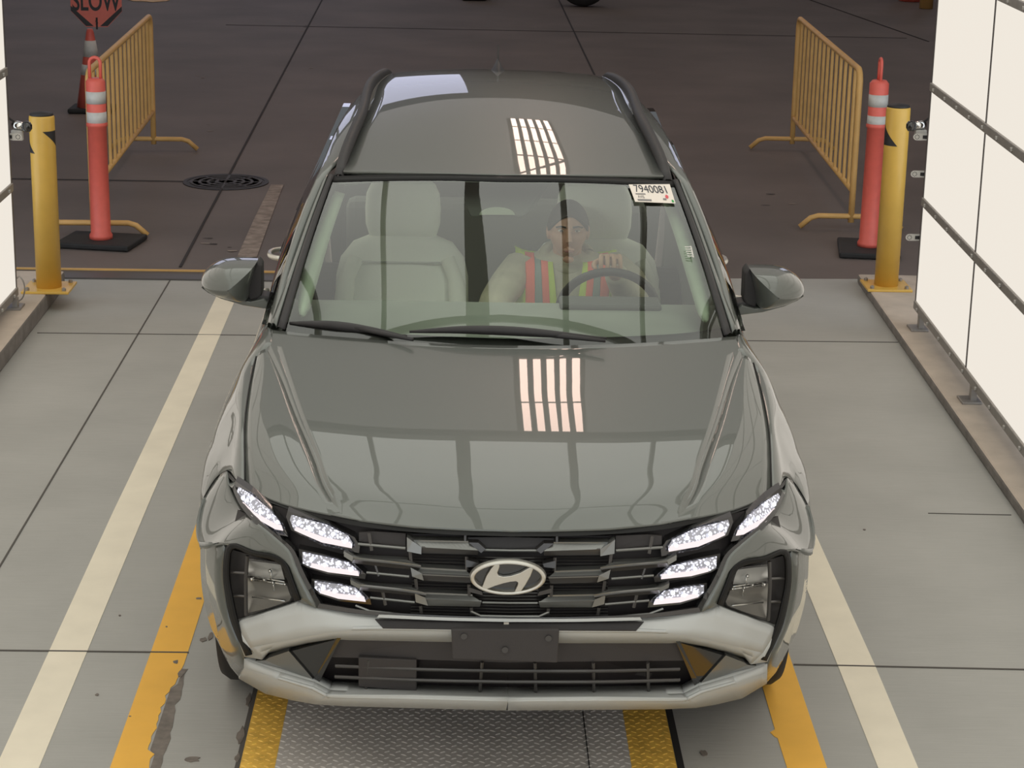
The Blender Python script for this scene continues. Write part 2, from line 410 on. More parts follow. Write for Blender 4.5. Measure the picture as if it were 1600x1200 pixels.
mb = MB(); mb.box(-2.8, 2.6, BOOTH_Y1, BOOTH_Y1+.12, CEIL_Z-.1, CEIL_Z+1.6); mb.build('header', DSTEEL, croot)
# ------------------------------------------------------------------ garage shell
GW = mat('garage_wall', (.16, .13, .12), .9, noise=.1, nscale=2)
GC = mat('garage_ceiling', (.13, .115, .105), .9, noise=.1, nscale=2)
mb = MB(); mb.box(-22, 22, BOOTH_Y1+.1, 30.3, 8.2, 8.5); tag(mb.build('ceiling_garage', GC), kind='structure')
mb = MB()
for x0, x1, z0, z1 in [(-22, 22, 0, 2.8), (-22, 22, 7.4, 8.3), (-22, -9.5, 2.8, 7.4), (-6.7, -6.3, 2.8, 7.4), (-4.6, -4.2, 2.8, 7.4), (-.5, 4.0, 2.8, 7.4), (4.5, 7.5, 2.8, 7.4), (9, 22, 2.8, 7.4)]:
    mb.box(x0, x1, 30, 30.3, z0, z1)
tag(mb.build('wall_back', GW), kind='structure')
for s_, n_ in ((-1, 'wall_garage_left'), (1, 'wall_garage_right')):
    mb = MB(); mb.box(min(s_*22, s_*22.3), max(s_*22, s_*22.3), 5.7, 30.3, 0, 8.5); tag(mb.build(n_, GW), kind='structure')
mb = MB(); mb.box(-22, -2.75, 5.75, 6.05, 3.2, 8.5); mb.box(2.6, 22, 5.75, 6.05, 3.2, 8.5); mb.box(-2.75, 2.6, 5.75, 6.0, CEIL_Z+.05, 8.5)
tag(mb.build('wall_front', GW), kind='structure')
mb = MB(); mb.box(-22, -6, 5.75, 6.05, 0, 3.2); mb.box(6, 22, 5.75, 6.05, 0, 3.2); tag(mb.build('wall_front_low', GW), kind='structure')
mb = MB(); mb.box(-20, 20, 34, 34.1, 0, 12); o = mb.build('sky_opening', SKYW); tag(o, kind='structure')
# long lamps hanging in the garage
LX, LY, LZ = .66, 11.8, 6.2
lamp = empty('louvred_lamp', (LX, LY, LZ), 0, 'long striped ceiling lamp mirrored in the bonnet and roof', 'lamp')
mb = MB()
for k in range(5):
    x = -.28+k*.14; mb.box(x-.038, x+.038, -3.5, 3.5, -.02, 0)
mb.build('tube_row', LAMPP, lamp)
mb = MB(); mb.box(-.38, .38, -3.6, 3.6, .001, .08)
for y in (-2.1, -.7, .7, 2.1): mb.box(-.37, .37, y-.025, y+.025, -.04, .0)
mb.build('housing', BLACK, lamp)

# ------------------------------------------------------------------ bollards
def bollard(p, top, r, label, tri, g=.10):
    h = top-g; root = empty('bollard', (p[0], p[1], g), 0, label, 'bollard', 'yellow bollards on the curbs')
    mb = MB(); mb.lathe([(r, .014), (r, h-.01), (r-.004, h)], n=40); mb.build('post', YEL, root, smooth=False)
    for f in root.children[0].data.polygons: f.use_smooth = abs(f.normal.z) < .5
    mb = MB(); mb.lathe([(r-.004, h), (r-.008, h+.012), (0.001, h+.02)], n=40); mb.build('cap', BLACK, root, smooth=True)
    mb = MB(); mb.box(-.13, .13, -.13, .13, 0, .014); mb.build('base_plate', YEL, root, bevel=.003)
    for x in (-.1, .1):
        for y in (-.1, .1): MB().lathe([(.012, .014), (.012, .028), (0.001, .034)], (x, y, 0), 8).build('anchor_bolt', STEEL, root)
    # wrapped black arrow patches
    for a0, a1, z0, z1, dirn in tri:
        vs = []; fs = []; n = 8
        for i in range(n+1):
            t = i/n; a = R(a0+(a1-a0)*t)
            lo, hi = (z0, z0+(z1-z0)*(1-t)) if dirn > 0 else (z1-(z1-z0)*(1-t), z1)
            for z in (lo, hi):
                vs.append(((r+.001)*math.cos(a), (r+.001)*math.sin(a), z)); 
        fs = [(2*i, 2*i+1, 2*i+3, 2*i+2) for i in range(n)]
        mesh('black_patch', vs, fs, BLACK, root, solid=.001)
    return root
pb = at(1388, 449, z=.069); pt = at(1408, 170, y=pb.y+.0)
bollard((pb.x, pb.y+.068), pt.z, .0685, 'yellow steel bollard on the curb in front of the black-based orange post, driver side', [(-180, -95, pt.z-.055-.215, pt.z-.055-.10, 1)], .055)
pb2 = at(73, 452, z=.114); pt2 = at(60, 183, y=pb2.y)
bollard((pb2.x, pb2.y+.068), pt2.z, .0685, 'yellow steel bollard on the curb near the SLOW sign', [(0, -78, pt2.z-.10-.165, pt2.z-.10-.08, -1), (-180, -118, pt2.z-.10-.20, pt2.z-.10-.12, 1)])

# ------------------------------------------------------------------ small camera heads and brackets on the wall ends
def device(p, s, label):
    root = empty('swivel_sensor', p, 0, label, 'sensor', 'swivel sensors on the booth walls')
    mb = MB(); mb.lathe([(0.001, -.03), (.018, -.026), (.028, -.01), (.028, .01), (.018, .026), (0.001, .03)], n=16, axis='y' if 0 else 'z'); mb.build('lens_ball', GLOSSB, root, smooth=True)
    mb = MB(); mb.tube([(s*.02, .01, 0), (s*.055, .02, .004), (s*.075, .03, .0)], [.02, .024, .02], 14); mb.build('barrel', CHROME2, root, smooth=True)
    mb = MB(); mb.box(min(s*.025, s*.085), max(s*.025, s*.085), .0, .03, -.075, -.02); mb.build('bracket', WHITEB, root, bevel=.004)
    mb = MB(); mb.tube([(s*.07, .02, .02), (s*.11, .03, .05), (s*.16, .03, .04)], .006, 8); mb.build('cable', BLACK, root, smooth=True)
    return root
device(at(1424, 197, y=5.64), 1, 'black and chrome swivel sensor on the lit wall at the driver side')
device(at(42, 198, y=5.66), -1, 'black and chrome swivel sensor on the lit wall beside the SLOW sign bollard')
def bracket(u, v, s, label):
    p = at(u, v, y=5.62); root = empty('slotted_bracket', p, 0, label, 'bracket', 'slotted brackets on the wall ends')
    mb = MB(); n = 14
    out = [(s*.09, .018), ]+[(-s*.02*math.sin(math.pi*i/n)*1, .018*math.cos(math.pi*i/n)) for i in range(n+1)]+[(s*.09, -.018)]
    mb.prism([(x, 0, z) for x, z in out], (0, .006, 0)); mb.build('strap', WHITEB, root)
    mb = MB(); mb.box(min(s*.03, s*.07), max(s*.03, s*.07), -.0015, 0, -.009, .009); mb.build('slot', BLACK, root)
    mb = MB()
    for i in range(8):
        a = 2*math.pi*i/8; x, z = .011*math.cos(a), .011*math.sin(a); mb.box(x-.0022, x+.0022, -.0015, 0, z-.0022, z+.0022)
    mb.build('hole_ring', BLACK, root)
bracket(1433, 214, 1, 'uppermost white slotted bracket below the sensor on the wall at the driver side')
bracket(1429, 272, 1, 'middle one of three white slotted brackets on the wall end at the driver side')
bracket(1421, 371, 1, 'lowest white slotted bracket on the wall end at the driver side')
bracket(28, 214, -1, 'white slotted bracket on the wall end near the SLOW sign')
p = at(36, 440, y=5.62)
cb = MB(); cb.tube(spl([(-2.56, 5.6, .22), (-2.53, 5.6, .25), (-2.505, 5.6, .2), (-2.52, 5.6, .13), (-2.56, 5.6, .105)], 16), .004, 6)
tag(cb.build('looped_cable', STEEL, smooth=True), 'thin grey cable loop hanging off the foot of the lit wall', 'cable')

# ------------------------------------------------------------------ barriers
def barrier(near, far, h, label, zb=.26):
    near = V((*near, 0)); far = V((*far, 0)); L = (far-near).length; d = (far-near)
    root = empty('crowd_barrier', near, math.atan2(d.y, d.x), label, 'barrier', 'yellow crowd barriers')
    rr = .021; c = .09
    fr = spl([(0, 0, .05), (0, 0, h-c)], 4)+[V((c*(1-math.cos(a)), 0, h-c+c*math.sin(a))) for a in np.linspace(.2, math.pi/2, 6)]
    fr += [V((L-c+c*math.sin(a), 0, h-c+c*math.cos(a))) for a in np.linspace(0, math.pi/2-.2, 6)]+spl([(L, 0, h-c), (L, 0, .05)], 4)
    mb = MB(); mb.tube(fr, rr, 10); mb.tube([(0, 0, zb), (L, 0, zb)], .018, 10); mb.build('frame', YELB, root, smooth=True)
    n = 14
    for i in range(n):
        x = L*(i+1)/(n+1); mb = MB(); mb.tube([(x, 0, zb), (x, 0, h)], .0125, 8, cap=False); mb.build('bar', YELB, root, smooth=True)
    for x in (0, L):
        mb = MB(); mb.tube([(x, -.34, .012), (x, -.27, .075), (x, -.22, .09), (x, .22, .09), (x, .27, .075), (x, .34, .012)], .018, 10); mb.build('foot', YELB, root, smooth=True)
nb = at(146, 348, z=.09); fb = at(240, 217, z=.09)
barrier((nb.x, nb.y), (fb.x, fb.y), at(153, 113, y=nb.y).z, 'yellow steel crowd barrier behind the orange post by the SLOW sign', .3)
nb = at(1330, 338, z=.09); fb = at(1238, 217, z=.09)
barrier((nb.x, nb.y), (fb.x, fb.y), at(1338, 110, y=nb.y).z, 'yellow steel crowd barrier behind the orange post at the driver side of the car', .26)

# ------------------------------------------------------------------ delineators
def delineator(p, rot, label, htot, hbody, bands, baserot, r0=.062):
    root = empty('delineator_post', (p[0], p[1], 0), rot, label, 'traffic post', 'orange delineator posts')
    mb = MB(); mb.box(-.19, .19, -.24, .24, 0, .035, M=Matrix.Rotation(baserot, 4, 'Z')); mb.build('base', RUBBER, root, bevel=.01)
    mb = MB(); mb.lathe([(.072, .035), (.072, .06), (r0, .075), (r0*.93, hbody-.30), (r0*1.06, hbody-.295), (r0*1.06, hbody-.28), (r0*.97, hbody-.27), (r0*.97, hbody-.02), (r0*.7, hbody)], n=32); mb.build('tube', ORANGE, root, smooth=True)
    for a, b in bands:
        mb = MB(); mb.lathe([(r0*.985, a), (r0*.985, b)], n=32); o = mb.build('white_band', WHITEB, root, smooth=True)
    mb = MB(); w_ = .034; pts = [V((-w_, 0, hbody-.01)), V((-w_, 0, htot-.04))]+[V((-w_*math.cos(a), 0, htot-.04+w_*math.sin(a))) for a in np.linspace(.3, math.pi-.3, 7)]+[V((w_, 0, htot-.04)), V((w_, 0, hbody-.01))]
    mb.tube(pts, .0105, 8); mb.build('handle', ORANGE, root, smooth=True)
    return root
pL = at(158, 371, z=.04)
zz = lambda u, v, y: at(u, v, y=y).z
delineator(pL, 0, 'orange delineator post with two white bands on a black base near the SLOW sign', zz(146, 88, pL.y), zz(146, 122, pL.y), [(zz(147, 161, pL.y), zz(147, 142, pL.y)), (zz(148, 194, pL.y), zz(148, 174, pL.y))], R(80))
pR = at(1357, 383, z=.04)
delineator(pR, R(90), 'orange delineator post with two white bands on a black base behind the driver side bollard', zz(1369, 90, pR.y), zz(1368, 125, pR.y), [(zz(1367, 166, pR.y), zz(1367, 147, pR.y)), (zz(1365, 199, pR.y), zz(1365, 180, pR.y))], R(82))

# ------------------------------------------------------------------ cone with the SLOW sign
pc = at(145, 168, z=.03); root = empty('traffic_cone', (pc.x, pc.y, 0), 0, 'tall orange traffic cone with white collars carrying the SLOW sign', 'traffic cone')
mb = MB(); mb.box(-.19, .19, -.17, .17, 0, .04); mb.build('base', RUBBER, root, bevel=.012)
hc = zz(146, 45, pc.y)
def cr_(z): return .135+(.028-.135)*(z-.04)/(hc-.04)
mb = MB(); mb.lathe([(cr_(.04), .04), (cr_(hc-.03), hc-.03), (cr_(hc)*.8, hc)], n=32); mb.build('cone_body', ORANGE, root, smooth=True)
for va, vb in ((88, 63), (116, 100)):
    a, b = zz(146, va, pc.y), zz(146, vb, pc.y); mb = MB(); mb.lathe([(cr_(a)+.002, a), (cr_(b)+.002, b)], n=32); mb.build('white_collar', WHITEB, root, smooth=True)
sz = zz(149, -1, pc.y); R8 = .225
sg = empty('slow_sign', (at(150, 0, y=pc.y-.06).x, pc.y-.06, sz+.0), R(3), 'orange octagonal SLOW sign with black lower corners on top of the cone', 'sign')
SGO = mat('sign_orange', (.80, .20, .15), .6, noise=.04)
zbot = zz(146, 42, pc.y-.06)-sz; k8 = abs(zbot)
oc = [(k8*x, k8*z) for x, z in [(-.42, -1), (.42, -1), (1, -.42), (1, .42), (.42, 1), (-.42, 1), (-1, .42), (-1, -.42)]]
oc = [(x*.95, z) for x, z in oc]
mb = MB(); mb.prism([(x, 0, z) for x, z in oc], (0, .01, 0)); mb.build('board', SGO, sg)
for s_ in (-1, 1):
    mb = MB(); q = k8
    mb.prism([(s_*.95*q, -.002, -.40*q), (s_*.95*q, -.002, -.22*q), (s_*.12*q, -.002, -.97*q), (s_*.40*q, -.002, -.97*q)], (0, .0015, 0)); mb.build('black_corner', BLACK, sg)
def text(body, size, loc, rot, m, parent, ext=.001, name='lettering', sx=1, align='CENTER', bold=0):
    cu = bpy.data.curves.new(name, 'FONT'); cu.body = body; cu.size = size; cu.extrude = ext; cu.align_x = align; cu.align_y = 'CENTER'; cu.offset = bold
    o = bpy.data.objects.new(name, cu); COL.objects.link(o); o.parent = parent; cu.materials.append(m)
    cu.resolution_u = 6
    bpy.context.view_layer.update(); me = bpy.data.meshes.new_from_object(o); me.materials.clear(); me.materials.append(m)
    bpy.data.objects.remove(o); o = bpy.data.objects.new(name, me); COL.objects.link(o); o.parent = parent
    if isinstance(rot, Matrix): o.matrix_local = Matrix.Translation(loc) @ rot.to_4x4() @ Matrix.Diagonal((sx, 1, 1, 1))
    else: o.location = loc; o.rotation_euler = rot; o.scale = (sx, 1, 1)
    return o
text('SLOW', .235, (0.0, -.002, zz(150, 3, pc.y-.06)-sz), (R(90), 0, 0), BLACK, sg, sx=.62, bold=.004)
mb = MB(); mb.tube([(-.008, -.004, zbot+.02), (.008, -.004, zbot+.035), (-.008, -.004, zbot+.05), (.006, -.004, zbot+.065)], .005, 6); mb.tube([(.0, .0, zbot+.08), (0, .0, zbot-.02)], .008, 8); mb.build('clip', BLACK, sg)

# ------------------------------------------------------------------ manhole
p = at(353, 284, z=0); root = empty('manhole_cover', (p.x, p.y, -.004), 0, 'round dark iron manhole cover in the garage floor', 'manhole cover')
MH = mat('manhole_iron', (.035, .03, .03), .6, .3, noise=.3)
mb = MB(); mb.lathe([(.31, .0), (.31, .006), (.28, .006), (.28, .003), (.001, .003)], n=48); mb.build('ring', MH, root)
mb = MB()
for rr in (.07, .13, .19, .25): mb.lathe([(rr+.012, .003), (rr+.010, .008), (rr-.010, .008), (rr-.012, .003)], n=40)
for i in range(8):
    a = i*math.pi/4; M = Matrix.Rotation(a, 4, 'Z'); mb.box(.05, .26, -.008, .008, .003, .0078, M=M)
mb.build('lid_pattern', mat('manhole_rib', (.05, .042, .04), .6, .2), root)

# ------------------------------------------------------------------ far things at the top of the frame
p = at(911, 11, z=0)
root = empty('parked_car_wheel', (p.x, p.y+.12, 0), 0, 'black tyre standing deep in the garage at the top of the view', 'wheel')
mb = MB(); prof = [(.20, -.11), (.31, -.115), (.335, -.08), (.34, 0), (.335, .08), (.31, .115), (.20, .11)]
vs = []; n = 40
for r_, yq in prof:
    for j in range(n): a = 2*math.pi*j/n; vs.append((r_*math.cos(a), yq, .34+r_*math.sin(a)))
mesh('tyre', vs, [(i*n+j, i*n+(j+1) % n, (i+1)*n+(j+1) % n, (i+1)*n+j) for i in range(len(prof)-1) for j in range(n)], RUBBER, root, smooth=True)
vs = [(.2*math.cos(2*math.pi*j/n), -.09, .34+.2*math.sin(2*math.pi*j/n)) for j in range(n)]+[(.2*math.cos(2*math.pi*j/n), .09, .34+.2*math.sin(2*math.pi*j/n)) for j in range(n)]
mesh('rim', vs, [tuple(range(n)), tuple(range(n, 2*n))]+[(j, (j+1) % n, n+(j+1) % n, n+j) for j in range(n)], STEEL, root)
p = at(1449, 14, z=0); mb = MB(); mb.lathe([(.09, 0), (.09, 1.1), (.07, 1.13), (.001, 1.14)], (p.x, p.y+.09, 0), 20); tag(mb.build('far_bollard', YELB, smooth=True), 'weathered yellow post far off beside the lit wall edge', 'bollard')
p = at(1427, 3, z=0); mb = MB(); mb.lathe([(.17, 0), (.17, .3), (.15, .9), (.001, .92)], (p.x, p.y+.15, 0), 20); tag(mb.build('far_drum', ORANGE, smooth=True), 'orange drum far off beside the yellow post', 'drum')
p = at(232, 0, z=0); blob(p.x, p.y, .28, .25, 5, 'floor_paint', YELB, .003)
p = at(741, 0, z=0); mb = MB(); mb.box(p.x-.17, p.x+.17, p.y-.1, p.y+.25, 0, .35); tag(mb.build('far_wheel_chock', RUBBER, bevel=.03), 'dark rubber block at the far garage end', 'block')

# ================================================================== THE CAR
XC = -.012
car = empty('suv_car', (XC, 0, .0016), 0, 'grey green compact SUV with lit headlights standing on the inspection lane', 'car')
_pl = spl([(0, 0, 0), (.2, .008, 0), (.4, .035, 0), (.6, .105, 0), (.75, .215, 0), (.85, .36, 0), (.905, .50, 0), (.932, .70, 0), (.938, .95, 0)], 200)
PX = [p.x for p in _pl]; PY = [p.y for p in _pl]
def prof(z): return itp(z, [.22, .26, .30, .36, .42, .50, .60, .68, .77, .85, .89, .93, 1.1], [.17, .125, .09, .045, .015, 0, -.012, -.016, -.012, .004, .02, .06, .3])
def sx(z): return itp(z, [.22, .30, .40, .50, .60, .72, .80, .90, 1.0], [.93, .955, .98, .995, 1.0, 1.0, .985, .94, .88])
def onF(u, v, off=0.0):
    """pixel -> point on the bumper/grille face (car space, x to the driver side)"""
    d = ray(u, v); best = None; last = None
    for y in np.arange(-.15, 1.2, .004):
        P = CAM+d*(y-CAM[1])/d[1]; x = P[0]-XC; z = P[2]
        xx = abs(x)/sx(z)
        f = y-(prof(z)+off)-itp(xx, PX, PY) - (max(0, xx-.938)*-60)
        g = xx-.938
        if best is None or g < best[0]: best = (g, V((x, y, z)))
        if f > 0 and xx < .938:
            if last is not None:
                t = last[0]/(last[0]-f); return last[1].lerp(V((x, y, z)), t)
            return V((x, y, z))
        last = (f-0, V((x, y, z))) if f < 0 else (-1e-6, V((x, y, z)))
    b = best[1]; return V((math.copysign(min(abs(b.x), .938*sx(b.z)), b.x), b.y, b.z))
def cat(u, v, **k):
    p = at(u, v, **{a: (b+XC if a == 'x' else b) for a, b in k.items()}); return V((p.x-XC, p.y, p.z))
def both(fn):
    for s in (1, -1): fn(s)
SIDE = {1: 'driver', -1: 'passenger'}
def panel(name, rows, m, parent=None, out=(0, 0, 1), nu=12, nv=12, solid=.004, raw=False, mirror=None, smooth=True):
    """smooth sheet through control rows, driver side; mirrored copy for the other side"""
    res = []
    for s in ((1, -1) if mirror else (1,)):
        G = rows if raw else surf(rows, nu, nv)
        G = [[mx(p, s) for p in r] for r in G]
        mb = MB(); mb.grid(G)
        res.append(mb.build(name, m, parent or car, smooth=smooth, face_out=(out[0]*s, out[1], out[2]), solid=solid))
    return res
# ---------------- hood
def zc(y):   # centre line height of the hood
    return itp(y, HY, HZ)+max(0, y-1.216)*.085
def onH(u, v, drop):
    """pixel -> point lying a given drop below the hood's centre line"""
    y = 0.
    while y < 1.7:
        p = cat(u, v, y=y)
        if p.z < zc(y)-drop:
            lo, hi = y-.004, y
            for _ in range(12):
                m_ = (lo+hi)/2; p = cat(u, v, y=m_)
                if p.z < zc(m_)-drop: hi = m_
                else: lo = m_
            return p
        y += .004
    return p
_h = spl([(0, .02, .889), (0, .06, .912), (0, .14, .940), (0, .3, .975), (0, .6, 1.022), (0, .95, 1.062), (0, 1.216, 1.089)], 120)
HY = [p.y for p in _h]; HZ = [p.z for p in _h]
N = 9
cC = spl(_h[::20]+[_h[-1]], N)
cC = [V((0, y, zc(y))) for y in np.array([.02, .075, .17, .32, .50, .70, .90, 1.08, 1.216])]
def trk(pts, n=N): return spl(pts, n)
cI = trk([(.120, .024, .887), (.126, .10, .925), (.139, .3, .972), (.152, .6, 1.020), (.17, .95, 1.061), (.183, 1.222, 1.087)])
fe = [onF(u, v) for u, v in [(793.7, 830), (870, 829), (947, 826), (1070, 812), (1142, 799)]]
CR = [onH(1068, 813, .040), onH(1080, 773, .036), onH(1096, 720, .034), onH(1115, 664, .032), onH(1137, 584, .026), onH(1151, 526, .018)]
CF = [onH(1074, 812, .043), onH(1085, 776, .043), onH(1102, 722, .043), onH(1122, 668, .042), onH(1145, 596, .036), onH(1160, 556, .028)]
for p, dz in zip(CF, (.004, .010, .014, .016, .015, .008)): pass
GP = [onH(1205, 771, .100), onH(1204, 725, .080), onH(1202, 680, .070), onH(1190, 614, .060), onH(1177, 568, .048)]
cR, cF, cG = trk(CR), trk(CF), trk(GP)
# the front edge between crease foot and gap dips back: pull intermediate points onto the photographed line
def between(a, b, n, bulge): return [a.lerp(b, i/n)+V((0, 0, 4*bulge*(i/n)*(1-i/n))) for i in range(n+1)]
rowsH = []
for k in range(N):
    t = k/(N-1); r_ = []
    qi = cI[k].x/cR[k].x; st_ = 0*math.sin(math.pi*min(1, t+.12))
    for q in [0, qi*.35, qi*.7, qi*.96, qi*1.04, qi*1.4, .36, .44, .52, .60, .68, .76, .84, .91, .97, 1]:
        x = cR[k].x*q; y = cC[k].y+(cR[k].y-cC[k].y)*q*q
        z = zc(y)-(zc(cR[k].y)-cR[k].z)*q**2.2+(st_ if q > qi else 0)*(1-q)
        r_.append(V((x, y, z)))
    c = between(cR[k], cF[k], 2, 0)
    d = between(cF[k], cG[k], 8, .008)
    rowsH.append(r_+c[1:]+d[1:])
# fit the first row to the traced nose edge
def nose(u0):
    us = [793.7, 870, 947, 1035, 1070, 1110, 1142, 1175, 1205]; vs = [830, 829.5, 827, 819, 812.5, 805, 798, 786.5, 771]
    return itp(u0, us, vs)
for j, p in enumerate(rowsH[0]):
    frac = p.x/rowsH[0][-1].x; u0 = 793.7+frac*(1205-793.7)
    dr = itp(frac, [0, .15, .4, .67, .85, 1], [0, .002, .016, .044, .072, .100])
    rowsH[0][j] = onH(u0, nose(u0), dr) if j else cC[0]
rowsH = [list(r) for r in rowsH]
def dens(G, n):
    cols = [spl([G[i][j] for i in range(len(G))], n) for j in range(len(G[0]))]
    return [[cols[j][i] for j in range(len(cols))] for i in range(n)]
GH = dens(rowsH, 40)
GH = [[mx(p, -1) for p in r[:0:-1]]+r for r in GH]
# the nose rolls down at its leading edge
lip = [p+V((0, .006, -.014)) for p in GH[0]]
g2 = [a.lerp(b, .08) for a, b in zip(GH[0], GH[1])]
hood = MB().grid([lip, GH[0], g2]+GH[1:]).build('hood', PAINT, car, smooth=True, face_out=(0, 0, 1))
e = hood.modifiers.new('e', 'EDGE_SPLIT'); e.split_angle = R(11); b = hood.modifiers.new('t', 'SOLIDIFY'); b.thickness = .006; b.offset = -1
# ---------------- fenders
WY, WZ, WR = 1.07, .365, .435
def arch(y): return WZ+math.sqrt(max(0, WR*WR-(y-WY)**2))
FE = [
 [GP[0], cat(1229, 746, y=.56), (.885, .67, .80), (.917, .65, .745), (.928, .64, .71), (.930, .67, arch(.67))],
 [GP[1], (.835, .66, .905), (.885, .72, .84), (.922, .72, .775), (.934, .72, .75), (.936, .77, arch(.77))],
 [GP[2], (.832, .80, .955), (.882, .85, .89), (.924, .85, .82), (.937, .85, .80), (.939, .89, arch(.89))],
 [GP[3], (.830, .98, 1.005), (.878, 1.0, .940), (.920, 1.0, .860), (.937, 1.0, .80), (.939, 1.04, arch(1.04))],
 [GP[4], (.840, 1.225, 1.025), (.872, 1.225, .975), (.908, 1.22, .895), (.928, 1.17, .79), (.934, 1.26, arch(1.26))],
 [CF[-1], (.820, 1.34, 1.050), (.858, 1.34, .995), (.898, 1.32, .90), (.918, 1.32, .72), (.925, 1.44, .50)],
 [CR[-1], (.800, 1.465, 1.075), (.845, 1.50, 1.01), (.890, 1.50, .90), (.912, 1.50, .70), (.915, 1.50, .36)],
]
for s in (1, -1):
    MB().tube([mx(p+V((.001, 0, .0005)), s) for p in cG], .0022, 6).build('hood_gap', FRIT, car, smooth=True)
    MB().tube([mx(V(p), s) for p in spl([FE[0][1], (.885, .668, .803), (.918, .648, .748), (.930, .640, .712)], 16)], .0018, 6).build('fender_gap', FRIT, car, smooth=True)
FE = [[V(r_[0])+V((-.016, 0, -.007))]+r_ for r_ in FE]
panel('fender', FE, PAINT, out=(1, 0, .6), nu=20, nv=36, mirror=True)
# ---------------- doors and rear body sides
BD = [
 [(.800, 1.505, 1.070), (.840, 1.505, 1.008), (.890, 1.505, .90), (.912, 1.505, .70), (.916, 1.505, .36)],
 [(.835, 2.0, 1.045), (.858, 2.0, .99), (.893, 2.0, .88), (.905, 2.0, .68), (.905, 2.0, .34)],
 [(.845, 2.8, 1.07), (.866, 2.8, 1.0), (.899, 2.8, .88), (.905, 2.8, .68), (.903, 2.8, .34)],
 [(.838, 3.4, 1.09), (.870, 3.4, 1.02), (.915, 3.4, .90), (.925, 3.4, .80), (.920, 3.4, .74)],
 [(.80, 4.0, 1.11), (.850, 4.0, 1.04), (.910, 4.0, .92), (.925, 4.0, .78), (.915, 4.02, .60)],
 [(.70, 4.52, 1.12), (.76, 4.55, 1.04), (.80, 4.58, .92), (.80, 4.58, .70), (.76, 4.55, .36)],
]
panel('body_side', BD, PAINT, out=(1, 0, 0), nu=16, nv=30, mirror=True)
for s in (1, -1):
    mb = MB(); mb.box(min(s*.80, s*.915), max(s*.80, s*.915), 1.32, 3.25, .27, .36); mb.build('sill', BLACK, car, bevel=.01)
    for y in (2.28, 3.02): # door handles
        mb = MB(); mb.tube(spl([(s*.888, y, .955), (s*.930, y+.03, .957), (s*.932, y+.14, .958), (s*.888, y+.18, .957)], 12), .011, 8); mb.build('door_handle', CHROME, car, smooth=True)
# rear panel
mb = MB()
ring = [(-.76, 4.55, .36), (.76, 4.55, .36), (.80, 4.58, .9), (.70, 4.52, 1.12), (.48, 4.40, 1.50), (-.48, 4.40, 1.50), (-.70, 4.52, 1.12), (-.80, 4.58, .9)]
mb.prism(ring, (0, -.04, 0)); mb.build('tailgate', PAINT, car)
# ---------------- roof
_r = spl([(0, 2.035, 1.497), (0, 2.16, 1.5185), (0, 2.4, 1.555), (0, 2.8, 1.600), (0, 3.25, 1.625), (0, 3.7, 1.622), (0, 4.05, 1.600), (0, 4.42, 1.555)], 60)
def rz(y): return itp(y, [p.y for p in _r], [p.z for p in _r])
def ze(y): return itp(y, [2.0, 2.13, 2.5, 2.9, 3.3, 3.8, 4.1, 4.4], [1.455, 1.475, 1.532, 1.566, 1.584, 1.582, 1.570, 1.55])
def onZ(u, v, dz):
    y = 2.0
    while y < 4.4:
        p = cat(u, v, y=y)
        if p.z < ze(y)+dz: return p
        y += .005
    return p
RE = [cat(1037, 276.5, y=2.14), onZ(1021, 240, 0), onZ(1005, 205, 0), onZ(981, 166, 0), V((.515, 3.7, ze(3.7))), V((.478, 4.1, ze(4.1))), V((.45, 4.42, 1.535))]
re_ = spl(RE, 30); G = []
for i, e in enumerate(re_):
    t = i/29; y0 = itp(t, [0, 1], [2.035, 4.42]); yc_ = y0 if i else 2.035
    row = []
    for j in range(11):
        q = j/10; x = e.x*q; y = yc_+(e.y-yc_)*q*q
        if i == 0:
            u0 = 782+(1037-782)*q; v0 = 273.6+1*q*q*2; p = cat(u0, v0, y=2.035+(e.y-2.035)*q*q); row.append(p); continue
        z = rz(yc_)*(1-q**2.2)+e.z*q**2.2
        row.append(V((x, y, z)))
    G.append(row)
G = [[mx(p, -1) for p in r[:0:-1]]+r for r in G]
lip = [p+V((0, .004, -.012)) for p in G[0]]
g2 = [a.lerp(b, .06) for a, b in zip(G[0], G[1])]
MB().grid([lip, G[0], g2]+G[1:]).build('roof', PAINT, car, smooth=True, face_out=(0, 0, 1), solid=.006)
# cant rails / upper side frame from A-pillar along the roof
PO = [(.800, 1.52, 1.068), (.762, 1.75, 1.215), (.716, 1.98, 1.365), (.678, 2.13, 1.452), (.660, 2.4, 1.498), (.646, 2.75, 1.530), (.622, 3.2, 1.545), (.585, 3.7, 1.545), (.545, 4.1, 1.530), (.50, 4.42, 1.49)]
PI_ = [cat(1151, 517, y=1.41), cat(1118, 425, y=1.74), cat(1087, 340, y=1.97), cat(1065, 287, y=2.12)]+[V(p) for p in RE[1:]]
po, pi = spl(PO, 44), spl(PI_, 44)
rows = []
for a, b in zip(pi, po):
    m_ = a.lerp(b, .5)+V((.006, 0, .008)); rows.append([a, a.lerp(b, .28)+V((.003, 0, .006)), m_, a.lerp(b, .8)+V((.007, 0, .003)), b, b+V((.008, .02, -.035))])
panel('side_frame', rows, PAINT, out=(1, 0, .6), raw=True, mirror=True)
